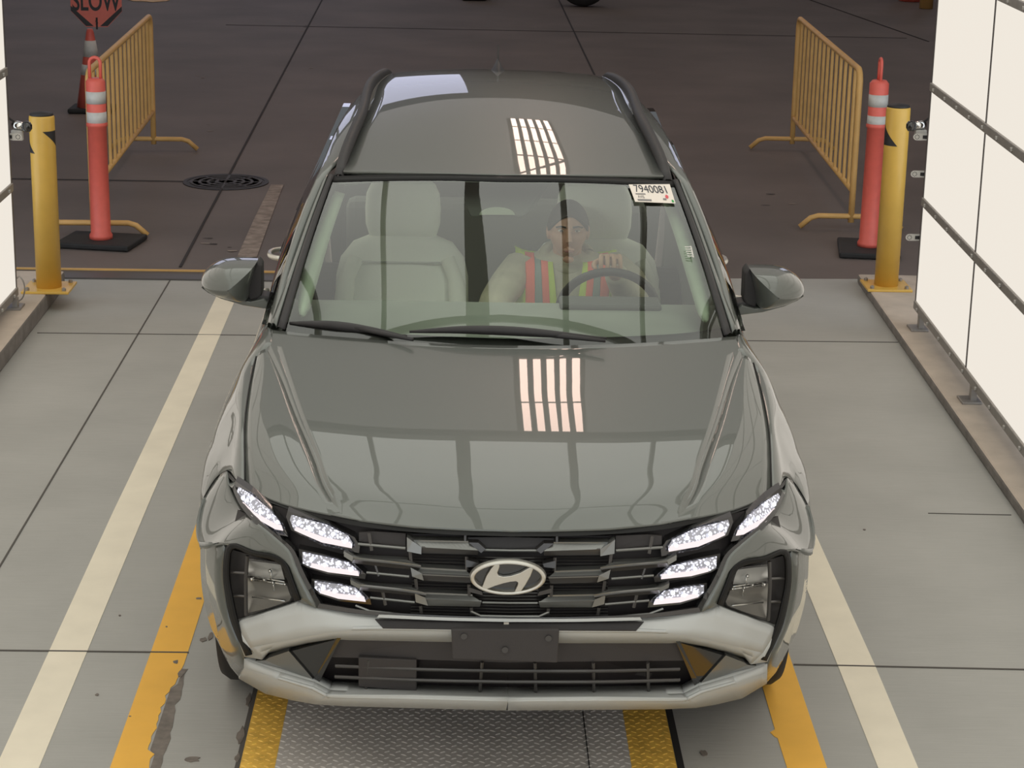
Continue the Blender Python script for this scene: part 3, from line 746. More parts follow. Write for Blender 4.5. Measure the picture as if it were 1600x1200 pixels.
# windshield
WS_B = [(788, 546), (900, 545), (1010, 541), (1080, 536), (1136, 527)]
WSy = [1.215, 1.232, 1.275, 1.325, 1.385]
bot = spl([cat(u, v, y=y) for (u, v), y in zip(WS_B, WSy)], 14)
top = spl([cat(u, v, y=y) for (u, v), y in zip([(782, 275.5), (870, 276), (960, 279), (1056, 284)], [2.035, 2.05, 2.08, 2.13])], 14)
G = []
for i in range(17):
    t = i/16; row = []
    for a, b in zip(bot, top):
        p = a.lerp(b, t); p = p+V((0, -.010, .022))*math.sin(math.pi*t); row.append(p)
    G.append(row)
GWS = [[mx(p, -1) for p in r[:0:-1]]+r for r in G]
MB().grid(GWS).build('windshield', GLASS, car, smooth=True, face_out=(0, -1, 1))
def ws(a, t, off=0):   # a in -1..1 across, t in 0..1 up
    fj = (a+1)/2*(len(GWS[0])-1); fi = t*16; j = min(int(fj), len(GWS[0])-2); i = min(int(fi), 15)
    p = GWS[i][j].lerp(GWS[i][j+1], fj-j).lerp(GWS[i+1][j].lerp(GWS[i+1][j+1], fj-j), fi-i)
    return p+V((0, -.45, .89))*off
# black ceramic border just under the glass, pillar trims outside
def wsband(name, f, m, off, n=24, parent=None, solid=.0015):
    rows = [[ws(*f(i/n, k/3), off) for k in range(4)] for i in range(n+1)]
    return MB().grid(rows).build(name, m, parent or car, smooth=True, face_out=(0, -1, 1), solid=solid)
wsband('frit_top', lambda a, b: (-1+2*a, 1-(.045+.02*abs(2*a-1)**4)*b), GLOSSB, -.003)
wsband('frit_bottom', lambda a, b: (-1+2*a, .055*b), BLACK, -.004)
for s in (1, -1):
    wsband('frit_side', lambda a, b: (s*(1-(.012+.055*a**3)*b), a), FRIT, -.003)
    rows = []; rows2 = []
    for i in range(25):
        t = i/24; c = ws(s, t); e = mx(spl(PI_[:4], 25)[i], s)
        rows.append([c+V((-s*.012, -.003, .006)), c+V((0, -.006, .011)), c.lerp(e, .3)+V((0, -.005, .010)), c.lerp(e, .52)+V((0, -.003, .003))])
        rows2.append([c.lerp(e, .48)+V((0, -.003, .0)), c.lerp(e, .56)+V((0, -.004, .010)), c.lerp(e, .8)+V((0, -.004, .011)), e+V((s*.002, 0, .004)), e+V((s*.003, .01, -.01))])
    MB().grid(rows).build('pillar_molding', BLACK, car, smooth=True, face_out=(0, -1, 1), solid=.004)
    MB().grid(rows2).build('windshield_pillar', PAINT, car, smooth=True, face_out=(0, -1, 1), solid=.003)
MB().grid([[ws(-1+2*i/24, tt-.006*abs(i/12-1)**5, o_) for i in range(25)] for tt, o_ in ((.958, .002), (.975, .004), (1, .003))]).build('header_molding', FRIT, car, smooth=True, face_out=(0, -1, 1), solid=.003)
# cowl under the glass
MB().grid([[ws(-1+2*i/24, 0)+V((0, dy, dz)) for i in range(25)] for dy, dz in ((-.05, -.025), (-.01, -.006), (.03, .005))]).build('cowl', BLACK, car, smooth=True, face_out=(0, 0, 1), solid=.01)
# side glass
for s in (1, -1):
    rows = []
    for k, (b, t) in enumerate(zip([(.80, 1.53, 1.065), (.835, 2.0, 1.05), (.845, 2.8, 1.075), (.838, 3.4, 1.095), (.80, 4.0, 1.115), (.72, 4.4, 1.13)],
                    [(.800, 1.535, 1.07), (.722, 1.99, 1.345), (.646, 2.8, 1.50), (.618, 3.3, 1.508), (.55, 4.05, 1.48), (.49, 4.40, 1.44)])):
        b, t = V(b), V(t); rows.append([mx(b, s), mx(b.lerp(t, .5)+V((.022, 0, 0)), s), mx(t, s)])
    MB().grid(surf(rows, 8, 24)).build('side_window', SIDEG, car, smooth=True, face_out=(s, 0, .5))
    for (y0, w_) in ((2.62, .10), (3.45, .12)):
        mb = MB(); q = .018
        mb.prism([(s*.860, y0, 1.07), (s*.860, y0+w_, 1.07), (s*.665, y0+w_+.05, 1.505), (s*.665, y0+.05, 1.508)], (-s*.03, 0, 0)); mb.build('pillar', GLOSSB, car)
    # roof rail
    path = [cat(1044, 281, y=2.13), onZ(1036, 250, .026), onZ(1022, 217, .030), onZ(1003, 181, .032), V((.548, 3.6, ze(3.6)+.030)), V((.516, 4.0, ze(4.0)+.024)), V((.500, 4.2, ze(4.2)+.008)), V((.49, 4.3, 1.53))]
    path = [V((s*p.x, p.y, p.z)) for p in path]
    pp = spl(path, 40); rows = []
    for i, p in enumerate(pp):
        base = V((0, 0, -.045)); w2 = .019
        rows.append([p+V((-w2, 0, -.05)), p+V((-w2*.9, 0, -.006)), p+V((-w2*.4, 0, .002)), p+V((w2*.4, 0, .002)), p+V((w2*.9, 0, -.006)), p+V((w2, 0, -.06))])
    MB().grid(rows).build('roof_rail', BLACK, car, smooth=True, face_out=(0, 0, 1), solid=.004)
# antenna fin
p = cat(777.5, 117, y=4.02)
fin = [(0, -.10, -.005), (0, -.04, .025), (0, .03, .075), (0, .05, .074), (0, .06, 0)]
mb = MB(); rows = []
for k, (w_, sc) in enumerate([(.0, 0), ]): pass
mb.tube([(0, 4.06, rz(4.0)-.01), (0, 4.10, rz(4.0)+.10)], [.006, .003], 8)
vs = []
for (y, h, w_) in [(3.90, 0, .002), (3.95, .018, .022), (4.02, .035, .034), (4.10, .06, .022), (4.14, .03, .004)]:
    z0 = rz(y)-.004; vs.append([V((-w_, y, z0)), V((-w_*.55, y, z0+h*.55)), V((0, y, z0+h+.004)), V((w_*.55, y, z0+h*.55)), V((w_, y, z0))])
mb.grid(vs); mb.build('antenna_fin', BLACK, car, smooth=True)

def esplit(o, solid=0, ang=15):
    e = o.modifiers.new('e', 'EDGE_SPLIT'); e.split_angle = R(ang)
    if solid: b = o.modifiers.new('t', 'SOLIDIFY'); b.thickness = solid; b.offset = -1
# ---------------- front end
def F(u, v, off=0): return onF(u, v, off)
def FL(pts, off=0): return [onF(u, v, off) for u, v in pts]
# core behind everything
rows = []
for z in (.34, .42, .5, .6, .7, .78, .82):
    rows.append([V((x*sx(z), itp(abs(x), PX, PY)+prof(z)+.085, z)) for x in np.linspace(-.80, .80, 41)])
MB().grid(rows).build('front_core', BLACK2, car, smooth=True, face_out=(0, -1, 0), solid=.01)
SL = mat('radiator_black', (.014, .011, .012), .6)
# cheek: painted body between the grille and the lamp recess
CI = [(1229, 746), (1226, 768), (1211, 800), (1186, 829), (1160, 850), (1138, 871), (1127, 896), (1111, 926), (1094, 957)]
CO = [(1233, 752), (1247, 776), (1256, 800), (1254, 835), (1235, 862), (1195, 872), (1147, 886), (1134, 915), (1121, 948)]
ci, co = [F(*p) for p in CI], [F(*p) for p in CO]
ci[0] = cat(1229, 746, y=.56)
co[0] = V((.880, .672, .805)); co[1] = V((.912, .645, .755)); co[2] = V((.924, .585, .70)); co[3] = V((.905, .47, .665))
ci[1] = cat(1226, 768, y=.52); ci[2] = cat(1211, 800, y=.42)
def mid(a, b, t, o=0): m_ = a.lerp(b, t); return m_
a_, b_ = spl(ci, 40), spl(co, 40)
rows = []
for i, (a, b) in enumerate(zip(a_, b_)):
    t = i/39; rows.append([a+V((-.004, .03, -.008)), a, a.lerp(b, .12)+V((0, -.006, .002)), a.lerp(b, .5)+V((.002, -.010, .006)), a.lerp(b, .85)+V((0, -.004, 0)), b, b+V((.0, .03, 0))])
panel('bumper_cheek', rows, PAINT, out=(.5, -1, .3), raw=True, mirror=True)
# bumper side, outside of the lamp recess
BO = [V((.912, .645, .755)), V((.924, .585, .70)), V((.905, .47, .665)), F(1236, 864), F(1237, 890), F(1236, 916), F(1231, 950), F(1224, 979), F(1212, 1008), F(1199, 1037), F(1199, 1066)]
BA = [V((.917, .640, .745)), V((.930, .630, .70)), V((.932, .665, .58)), V((.932, .658, .52)), V((.930, .652, .49)), V((.927, .645, .46)), V((.922, .638, .43)), V((.915, .63, .40)), V((.906, .62, .37)), V((.893, .61, .335)), V((.872, .60, .30))]
a_, b_ = spl(BO, 40), spl(BA, 40)
rows = [[a+V((-.01, .03, 0)), a, a.lerp(b, .3)+V((.006, -.006, 0)), a.lerp(b, .65)+V((.006, -.003, 0)), b, b+V((-.03, .01, 0))] for a, b in zip(a_, b_)]
panel('bumper_side', rows, PAINT, out=(1, -.5, 0), raw=True, mirror=True)
# black moulding line round the recess and the silver wing
def band(name, A, B, m, n=30, out=(0, -1, 0), solid=.006, mirror=True, extra=None, lift=0):
    a_, b_ = spl(A, n), spl(B, n)
    rows = [[a.lerp(b, k/3)+V((0, -lift*math.sin(math.pi*k/3), 0)) for k in range(4)] for a, b in zip(a_, b_)]
    return panel(name, rows, m, out=out, raw=True, mirror=mirror, solid=solid)
band('recess_molding', FL([(1122, 946), (1135, 914), (1148, 885), (1195, 872), (1232, 862), (1237, 890), (1236, 916), (1230, 950), (1223, 979), (1198, 1034)], -.012),
     FL([(1130, 947), (1141, 917), (1152, 892), (1196, 878), (1226, 869), (1229, 890), (1228, 916), (1221, 950), (1213, 980), (1190, 1032)], -.004), FRIT)
# headlight recess: dark pocket, vent slots and the lens
pk = FL([(1128, 948), (1139, 917), (1150, 890), (1196, 877), (1228, 868), (1229, 890), (1228, 918), (1220, 952), (1213, 985), (1165, 968)], .035)
for s in (1, -1):
    mb = MB(); mb.prism([mx(p, s) for p in pk], (0, .02, 0)); pkt = mb.build('lamp_pocket', BLACK, car)
    for v in (905, 941):
        a, b = onF(1201, v, .012), onF(1228, v-1, .012); MB().tube([mx(a, s), mx(b, s)], .004, 6).build('vent_bar', BARLOW, car)
    MB().tube([mx(q, s) for q in FL([(1202, 878), (1203, 916), (1200, 970)], .006)], .006, 6).build('vent_upright', BARLOW, car)
    # lens unit
    lens = FL([(1150, 889), (1200, 883), (1202, 916), (1199, 968), (1160, 958), (1138, 948), (1133, 940), (1143, 912)], .010)
    root = MB().prism([mx(p, s) for p in FL([(1146, 886), (1203, 880), (1205, 916), (1201, 973), (1160, 962), (1134, 951), (1129, 941), (1140, 910)], .042)], (0, .05, 0)).build('headlight', BLACK, car)
    tag(root, 'clear headlight set low in the bumper')
    G_ = MB().grid([[mx(p, s) for p in spl(FL(r_, .006), 10)] for r_ in ([(1149, 888), (1176, 885), (1203, 882)], [(1143, 908), (1175, 905), (1204, 902)], [(1136, 930), (1172, 930), (1203, 928)], [(1132, 941), (1168, 948), (1201, 952)], [(1137, 950), (1166, 960), (1199, 971)])]).build('lens', LENSG, root, smooth=True, face_out=(0, -1, 0))
    RF = mat('lamp_reflector', (.72, .73, .72), .3, .35) if 'lamp_reflector' not in MATS else MATS['lamp_reflector']
    MB().grid([[mx(p, s) for p in spl(FL([(1152, 891), (1176, 888), (1199, 886)], .018), 8)], [mx(p, s) for p in spl(FL([(1148, 903), (1175, 901), (1200, 898)], .034), 8)], [mx(p, s) for p in spl(FL([(1145, 914), (1174, 912), (1200, 909)], .020), 8)]]).build('upper_reflector', RF, root, smooth=True, face_out=(0, -1, 0))
    MB().grid([[mx(p, s) for p in spl(FL([(1143, 918), (1174, 916), (1200, 912)], .016), 8)], [mx(p, s) for p in spl(FL([(1137, 934), (1172, 932), (1200, 930)], .036), 8)], [mx(p, s) for p in spl(FL([(1134, 941), (1168, 948), (1199, 952)], .026), 8)], [mx(p, s) for p in spl(FL([(1137, 947), (1166, 958), (1198, 967)], .016), 8)]]).build('lower_reflector', mat('lamp_bowl', (.50, .49, .47), .3, .45), root, smooth=True, face_out=(0, -1, 0))
    mb = MB()
    for (u0, v0, u1, v1) in [(1145, 917, 1196, 910), (1145, 921, 1194, 915), (1143, 947, 1192, 942), (1165, 902, 1166, 915), (1162, 918, 1160, 932)]:
        mb.tube([mx(onF(u0, v0, .016), s), mx(onF(u1, v1, .016), s)], .0028, 6)
    for (u, v) in [(1144, 921), (1162, 919), (1175, 915), (1193, 914), (1167, 901)]:
        p = mx(onF(u, v, .015), s); mb.lathe([(.001, -.007), (.006, -.003), (.006, .003), (.001, .007)], p, 10)
    mb.build('chrome_trim', CHROME2, root, smooth=True)
    # orange glint of the lower bowl
    # black filler around outline between grille and lamp strip at the recess bottom
# ---------------- silver wing (upper skid) in flat faces: upper face and lower face
UT = [(793.7, 971), (900, 971), (1000, 969), (1050, 965), (1094, 957), (1121, 949), (1168, 966), (1215, 984)]
UF = [(793.7, 986), (900, 986), (1000, 987), (1040, 989), (1073, 993), (1112, 1002), (1155, 1012), (1192, 1021)]
UBt = [(793.7, 1005), (900, 1006), (1000, 1006), (1045, 1006), (1068, 1005), (1105, 1012), (1164, 1029), (1173, 1039)]
ut = [F(u, v, .0) for u, v in UT]; uf = [F(u, v, -.034) for u, v in UF]; ub = [F(u, v, .022) for u, v in UBt]
uf[-1] = F(1192, 1021, -.012); uf[-2] = F(1155, 1012, -.028)
ub[-1] = F(1173, 1039, .012); ub[-2] = F(1164, 1029, .030); ub[-3] = F(1105, 1012, .034)
wtip = [F(1212, 1003, -.002), F(1199, 1035, -.002)]
for s in (1, -1):
    mb = MB(); n = 40
    T_, Fo, B_ = ut, uf, ub
    def den(P_): return [q for a, b in zip(P_[:-1], P_[1:]) for q in [a.lerp(b, i/5) for i in range(5)]]+[P_[-1]]
    T2, F2, B2 = den(T_), den(Fo), den(B_)
    mb.grid([[mx(p+V((0, .03, 0)), s) for p in T2], [mx(p, s) for p in T2]])
    mb.grid([[mx(a.lerp(b, q), s) for a, b in zip(T2, F2)] for q in (0, .33, .66, 1)])
    mb.grid([[mx(a.lerp(b, q), s) for a, b in zip(F2, B2)] for q in (0, .5, 1)])
    mb.grid([[mx(p, s) for p in B2], [mx(p+V((0, .05, 0)), s) for p in B2]])
    k = len(mb.v); 
    mb.add([mx(p, s) for p in [T_[-1], wtip[0], wtip[1], B_[-1], Fo[-1]]], [(0, 1, 2, 3, 4)])
    o = mb.build('silver_wing', SILVER, car, smooth=True, face_out=(0, -1, 0), weld=True); esplit(o, .008)
# slot in the wing above the plate
for s in (1, -1):
    MB().grid([[mx(p, s) for p in spl(FL(r_, o_), 16)] for r_, o_ in (([(793.7, 968.5), (900, 968.5), (1000, 966)], .004), ([(793.7, 968.8), (900, 968.8), (1000, 966.2)], -.012), ([(793.7, 972.2), (900, 972), (1003, 969.5)], -.013))]).build('wing_edge', SILVER, car, face_out=(0, -1, 0), solid=.003)
for s in (1, -1):
    mb = MB(); mb.prism([mx(p, s) for p in FL([(793.7, 972.5), (1006, 972), (1003, 978), (995, 985), (793.7, 983)], -.006)], (0, -.033, 0)) if 0 else mb.grid([[mx(p, s) for p in FL([(793.7, 973), (900, 973), (1006, 972)], -.010)], [mx(p, s) for p in FL([(793.7, 984), (900, 985), (994, 985.5)], -.036)]])
    mb.build('wing_slot', BLACK, car, face_out=(0, -1, 0), solid=.004)
# lower intake: black panel, glossy triangular blades, grid
for s in (1, -1):
    mb = MB(); mb.grid([[mx(p, s) for p in FL([(793.7, 1003), (930, 1005), (1056, 1004)], .03)], [mx(p, s) for p in FL([(793.7, 1036), (940, 1034), (1070, 1033)], .03)]]); mb.build('intake_panel', BLACK2, car, face_out=(0, -1, 0), solid=.01)
    MB().grid([[mx(p, s) for p in FL([(793.7, 1030), (930, 1030), (1075, 1030)], .055)], [mx(p, s) for p in FL([(793.7, 1090), (940, 1090), (1090, 1082)], .055)]]).build('intake_back', SL, car, face_out=(0, -1, 0), solid=.01)
    t1 = FL([(1058, 1004), (1090, 1070), (1134, 1026)], .018); t2 = FL([(1134, 1025), (1163, 1036), (1168, 1040), (1182, 1041), (1092, 1071)], .012)
    MB().prism([mx(p, s) for p in t1], (0, .03, 0)).build('intake_blade', GLOSSB, car)
    MB().prism([mx(p, s) for p in t2], (0, .03, 0)).build('blade_facet', BARTOP, car)
    MB().prism([mx(p, s) for p in FL([(1056, 1003), (1062, 1003), (1095, 1072), (1086, 1074)], .012)], (0, .03, 0)).build('blade_edge', GLOSSB, car)
    for va, vb in ((1049, 1046), (1066, 1063)):
        mb = MB(); mb.tube([mx(p, s) for p in spl(FL([(793.7, va), (930, va), (1062, vb)], .022), 10)], .0055, 6); mb.build('intake_slat', BARLOW, car)
    for u in ((836, 927, 1012) if s > 0 else (836, 1012)): MB().tube([mx(p, s) for p in FL([(u, 1036), (u+1, 1082)], .024)], .005, 6).build('intake_strut', BARLOW, car)
mb = MB(); mb.prism(FL([(560, 1028), (651, 1032), (651, 1082), (560, 1074)], .018), (0, .03, 0)); mb.build('sensor_cover', BLACK2, car, bevel=.004)
# lower silver skid
LT = [(793.7, 1088), (940, 1087), (1040, 1085), (1068, 1084), (1092, 1072), (1145, 1057), (1199, 1038)]
LF = [(793.7, 1094), (940, 1093), (1045, 1094), (1074, 1094), (1096, 1083), (1150, 1068), (1199, 1052)]
LB = [(793.7, 1111), (940, 1110), (1040, 1109), (1087, 1107), (1118, 1102), (1160, 1092), (1198, 1069)]
lt = [F(u, v, .0) for u, v in LT]; lf = [F(u, v, -.028) for u, v in LF]; lb = [F(u, v, .022) for u, v in LB]
for s in (1, -1):
    def den(P_): return [q for a, b in zip(P_[:-1], P_[1:]) for q in [a.lerp(b, i/5) for i in range(5)]]+[P_[-1]]
    T2, F2, B2 = den(lt), den(lf), den(lb)
    mb = MB(); mb.grid([[mx(p+V((0, .06, 0)), s) for p in T2], [mx(p, s) for p in T2]])
    mb.grid([[mx(a.lerp(b, q), s) for a, b in zip(T2, F2)] for q in (0, .5, 1)]); mb.grid([[mx(a.lerp(b, q), s) for a, b in zip(F2, B2)] for q in (0, .5, 1)])
    mb.grid([[mx(p, s) for p in B2], [mx(p+V((0, .10, -.01)), s) for p in B2]])
    o = mb.build('silver_skid', SILVER, car, smooth=True, face_out=(0, -1, 0), weld=True); esplit(o, .008)
mb = MB(); mb.box(-.60, .60, .50, 4.2, .24, .27); mb.build('underbody', BLACK, car)
# license plate bracket
mb = MB(); q = FL([(705, 984), (873, 984), (871, 1037), (707, 1031)], 0)
y0 = -.052
P_ = [cat(705, 984, y=y0), cat(874, 984, y=y0), cat(871, 1037, y=y0+.004), cat(707, 1031, y=y0+.004)]
mb.prism(P_, (0, .03, 0)); pb_ = mb.build('plate_bracket', BLACK2, car, bevel=.004)
for u, v in ((725, 995), (857, 998), (789, 1016)):
    p = cat(u, v, y=y0-.001)
    MB().tube([p+V((0, -.003, 0)), p+V((0, .003, 0))], .009, 12).build('screw', BARLOW, pb_)
mb = MB(); p = cat(791, 973, y=-.02); mb.box(p.x-.007, p.x+.007, p.y-.012, p.y, p.z-.010, p.z+.004); mb.build('camera_tab', CHROME, car)

# ---------------- grille
gr = []
for s in (1, -1):
    # glossy strip right below the hood
    A = [(793.7, 832), (900, 831), (1000, 825), (1050, 818), (1087, 810), (1142, 799), (1175, 787), (1205, 772), (1229, 747)]
    B = [(793.7, 839), (900, 838), (1000, 832), (1050, 826), (1087, 818), (1142, 804), (1178, 791), (1208, 777), (1228, 756)]
    a_, b_ = FL(A, .012), FL(B, .004)
    
    a_ = [onH(u, v, d)+V((0, .006, -.004)) for (u, v), d in zip(A, (.0, .006, .026, .036, .05, .072, .086, .1, .12))]; a_[-1] = cat(1229, 748, y=.56)
    b_ = [p.lerp(cat(u, v, y=p.y-.012), 1) for p, (u, v) in zip(a_, B)]
    MB().grid([[mx(p+V((0, .04, .0)), s) for p in spl(a_, 40)], [mx(p, s) for p in spl(a_, 40)], [mx(p, s) for p in spl(b_, 40)], [mx(p+V((0, .05, -.004)), s) for p in spl(b_, 40)]]).build('grille_top_strip', FRIT, car, smooth=False, face_out=(0, -1, .5), solid=.004)
    MB().grid([[mx(p, s) for p in FL([(793.7, 838), (950, 838), (1080, 818), (1180, 795)], .05)], [mx(p, s) for p in FL([(793.7, 905), (950, 905), (1080, 890), (1135, 866)], .05)], [mx(p, s) for p in FL([(793.7, 972), (950, 970), (1050, 960), (1096, 952)], .05)]]).build('radiator', SL, car, face_out=(0, -1, 0), solid=.01)
    # lower grille lip
    MB().grid([[mx(p, s) for p in spl(FL([(793.7, 966), (930, 964), (1014, 960), (1092, 950)], .0), 20)], [mx(p, s) for p in spl(FL([(793.7, 971.5), (930, 970), (1014, 966), (1095, 957)], -.004), 20)]]).build('grille_lower_lip', BARLOW, car, face_out=(0, -1, 0), solid=.02)
    # edge strip along the cheek
    band_ = spl(FL([(1225, 764), (1209, 796), (1184, 824), (1157, 846), (1133, 868), (1120, 896), (1104, 926), (1088, 952)], .004), 30)
    bnd2 = spl(FL([(1228, 768), (1213, 802), (1188, 831), (1162, 852), (1140, 873), (1128, 897), (1112, 927), (1095, 957)], .0), 30)
    band_[0] = cat(1224, 764, y=.53); bnd2[0] = cat(1228, 768, y=.53)
    MB().grid([[mx(p+V((0, .03, 0)), s) for p in band_], [mx(p, s) for p in band_], [mx(p, s) for p in bnd2]]).build('grille_side_trim', GLOSSB, car, face_out=(-.5, -1, 0), solid=.006)
    def bar(name, tp, lw, mt=BARTOP, ml=BARLOW, o1=.012, o2=-.004, o3=.010, cap=None):
        """tp: top face (back edge then front edge), lw: lower edge"""
        n = 14
        A_, B_, C_ = spl(FL(tp[0], o1), n), spl(FL(tp[1], o2), n), spl(FL(lw, o3), n)
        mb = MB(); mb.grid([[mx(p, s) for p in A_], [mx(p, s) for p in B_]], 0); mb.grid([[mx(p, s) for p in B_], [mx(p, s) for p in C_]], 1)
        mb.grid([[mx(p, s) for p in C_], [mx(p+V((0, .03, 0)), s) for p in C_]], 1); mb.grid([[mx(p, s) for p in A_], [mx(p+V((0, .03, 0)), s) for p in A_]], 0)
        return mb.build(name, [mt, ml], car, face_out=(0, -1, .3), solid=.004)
    bar('grille_bar', ([(865, 850), (952, 850)], [(850, 862), (938, 859)]), [(850, 869), (938, 868)])
    MB().prism([mx(p, s) for p in FL([(952, 850), (961, 844), (960, 866), (938, 870), (938, 859)], -.004)], (0, .03, 0)).build('grille_bar_cap', BARTOP, car)
    MB().prism([mx(p, s) for p in FL([(845, 866), (865, 850), (850, 850), (838, 860)], -.000)], (0, .03, 0)).build('grille_bar_tip', BARLOW, car)
    bar('grille_bar', ([(866, 895), (950, 892)], [(857, 903), (935, 901)]), [(860, 913), (933, 911)])
    MB().prism([mx(p, s) for p in FL([(936, 900), (954, 891), (951, 905), (933, 911)], -.004)], (0, .03, 0)).build('grille_bar_cap', BARTOP, car)
    bar('grille_bar', ([(856, 933), (944, 931)], [(842, 942), (928, 939)]), [(844, 950), (925, 950)], ml=BARTOP)
    MB().prism([mx(p, s) for p in FL([(929, 938), (946, 931), (944, 945), (925, 950)], -.004)], (0, .03, 0)).build('grille_bar_cap', BARTOP, car)
    MB().prism([mx(p, s) for p in FL([(848, 882), (868, 877), (868, 889), (850, 887)], .006)], (0, .03, 0)).build('grille_wing', BARLOW, car)
    MB().prism([mx(p, s) for p in FL([(842, 926), (862, 920), (862, 927), (840, 932)], .006)], (0, .03, 0)).build('grille_wing', BARLOW, car)
    bar('grille_bar', ([(958, 881), (1042, 875), (1057, 869)], [(938, 889), (960, 886), (1042, 879)]), [(940, 892), (962, 891), (1044, 884)], mt=BARTOP)
    MB().prism([mx(p, s) for p in FL([(1042, 876), (1057, 868), (1057, 876), (1044, 884)], -.004)], (0, .03, 0)).build('grille_bar_cap', BARTOP, car)
    bar('grille_bar', ([(950, 924), (1031, 918), (1045, 912)], [(928, 932), (952, 928), (1030, 921)]), [(930, 934), (954, 932), (1031, 926)], mt=BARTOP)
    MB().prism([mx(p, s) for p in FL([(1030, 920), (1046, 912), (1045, 919), (1031, 926)], -.004)], (0, .03, 0)).build('grille_bar_cap', BARTOP, car)
    for pts, r_ in [([(793.7, 861), (845, 861)], .004), ([(793.7, 943), (840, 943)], .0035), ([(962, 861), (1035, 856)], .0045), ([(955, 905), (1021, 900)], .004), ([(945, 945), (1014, 939)], .004), ([(793.7, 964), (842, 964), (858, 957)], .004), ([(935, 967), (1014, 960), (1036, 952)], .004)]:
        MB().tube([mx(p, s) for p in FL(pts, .012)], r_, 6).build('grille_rod', BARTOP, car)
    for a, b in [((1019, 839), (1014, 866)), ((1009, 884), (1002, 905)), ((996, 926), (990, 950)), ((955, 866), (952, 890)), ((945, 908), (942, 930)), ((936, 950), (934, 962)), ((867, 872), (866, 893)), ((862, 915), (861, 932)), ((857, 951), (856, 960)), ((870, 838), (870, 848))]:
        MB().tube([mx(p, s) for p in FL([a, b], .014)], .005, 6).build('grille_strut', BARLOW, car)
    # fine horizontal louvres
    mb = MB()
    for v in range(873, 964, 5):
        if v % 5 == 3: mb.tube([mx(p, s) for p in FL([(793.7, v), (950, v-1)], .042)], .0025, 4)
    mb.build('louvre', BARLOW, car)
    # upper filler pieces
    MB().prism([mx(p, s) for p in FL([(793.7, 840), (866, 842), (862, 850), (848, 858), (793.7, 858)], .026)], (0, .01, 0)).build('grille_infill', BLACK, car)
    MB().prism([mx(p, s) for p in FL([(962, 838), (1012, 836), (1034, 838), (1034, 852), (962, 858)], .030)], (0, .01, 0)).build('grille_infill', BLACK2, car)
    # ---- daytime running lamps
    lamps = [
     ([(1216, 772), (1219, 778), (1213, 797), (1197, 816), (1162, 836), (1150, 838), (1156, 823), (1171, 806), (1196, 785)], [(1150, 838), (1162, 836), (1197, 816), (1213, 797), (1210, 795), (1193, 811), (1160, 829), (1153, 830)]),
     ([(1138, 814), (1140, 821), (1133, 837), (1122, 842), (1091, 855), (1045, 863), (1044, 855), (1051, 844), (1084, 828), (1119, 819)], [(1045, 863), (1091, 855), (1122, 842), (1133, 837), (1131, 832), (1090, 847), (1047, 855)]),
     ([(1120, 871), (1119, 888), (1107, 894), (1080, 901), (1033, 906), (1032, 900), (1049, 886), (1087, 877)], [(1033, 906), (1080, 901), (1107, 894), (1106, 888), (1079, 894), (1035, 899)]),
     ([(1100, 916), (1100, 926), (1091, 934), (1063, 942), (1021, 946), (1023, 939), (1038, 925), (1070, 919)], [(1021, 946), (1063, 942), (1091, 934), (1090, 928), (1062, 935), (1025, 938)])]
    for q, (L_, low) in enumerate(lamps):
        c = sum((V((u, v, 0)) for u, v in L_), V((0, 0, 0)))/len(L_)
        big = [(c.x+(u-c.x)*(1.13 if u > c.x else 1.22)+0, c.y+(v-c.y)*1.28) for u, v in L_]
        hs = MB().prism([mx(p, s) for p in FL(big, .016)], (0, .05, 0)).build('running_lamp', GLOSSB, car)
        tag(hs, 'lit white running lamp')
        MB().prism([mx(p, s) for p in FL(L_, .009)], (0, .005, 0)).build('emitter', 'DRL', hs) if 0 else None
        DM = MATS.get('drl')
        if DM is None:
            DM = bpy.data.materials.new('drl'); DM.use_nodes = True; MATS['drl'] = DM; nt = DM.node_tree; b = nt.nodes['Principled BSDF']
            b.inputs['Base Color'].default_value = (.35, .36, .4, 1); b.inputs['Roughness'].default_value = .2; b.inputs['Metallic'].default_value = .6
            tc = nt.nodes.new('ShaderNodeTexCoord'); vo = nt.nodes.new('ShaderNodeTexVoronoi'); vo.inputs['Scale'].default_value = 130
            nt.links.new(tc.outputs['Object'], vo.inputs['Vector'])
            mr = nt.nodes.new('ShaderNodeMapRange'); mr.inputs[1].default_value = .12; mr.inputs[2].default_value = .55; mr.inputs[3].default_value = 1.5; mr.inputs[4].default_value = .12
            nt.links.new(vo.outputs['Distance'], mr.inputs[0]); nt.links.new(mr.outputs[0], b.inputs['Emission Strength'])
            b.inputs['Emission Color'].default_value = (.86, .86, 1, 1)
            PK = emis('drl_guide', (1, .86, .86), .95)
            MATS['drl_guide'] = PK
        MB().prism([mx(p, s) for p in FL(L_, .008)], (0, .005, 0)).build('emitter', DM, hs)
        MB().prism([mx(p, s) for p in FL(low, .003)], (0, .004, 0)).build('light_guide', MATS['drl_guide'], hs)
        ks = 5 if q < 2 else 4
        for k in range(ks):
            t = (k+.7)/(ks+.4); ua = itp(t, [0, 1], [min(u for u, v in L_), max(u for u, v in L_)])
            up = [v for u, v in L_ if abs(u-ua) < 26]; va = sum(up)/len(up)-1
            a = onF(ua, va-0, .004); MB().lathe([(.001, -.006), (.005, -.003), (.005, .003), (.001, .006)], mx(a, s), 8).build('led', LEDP, hs)
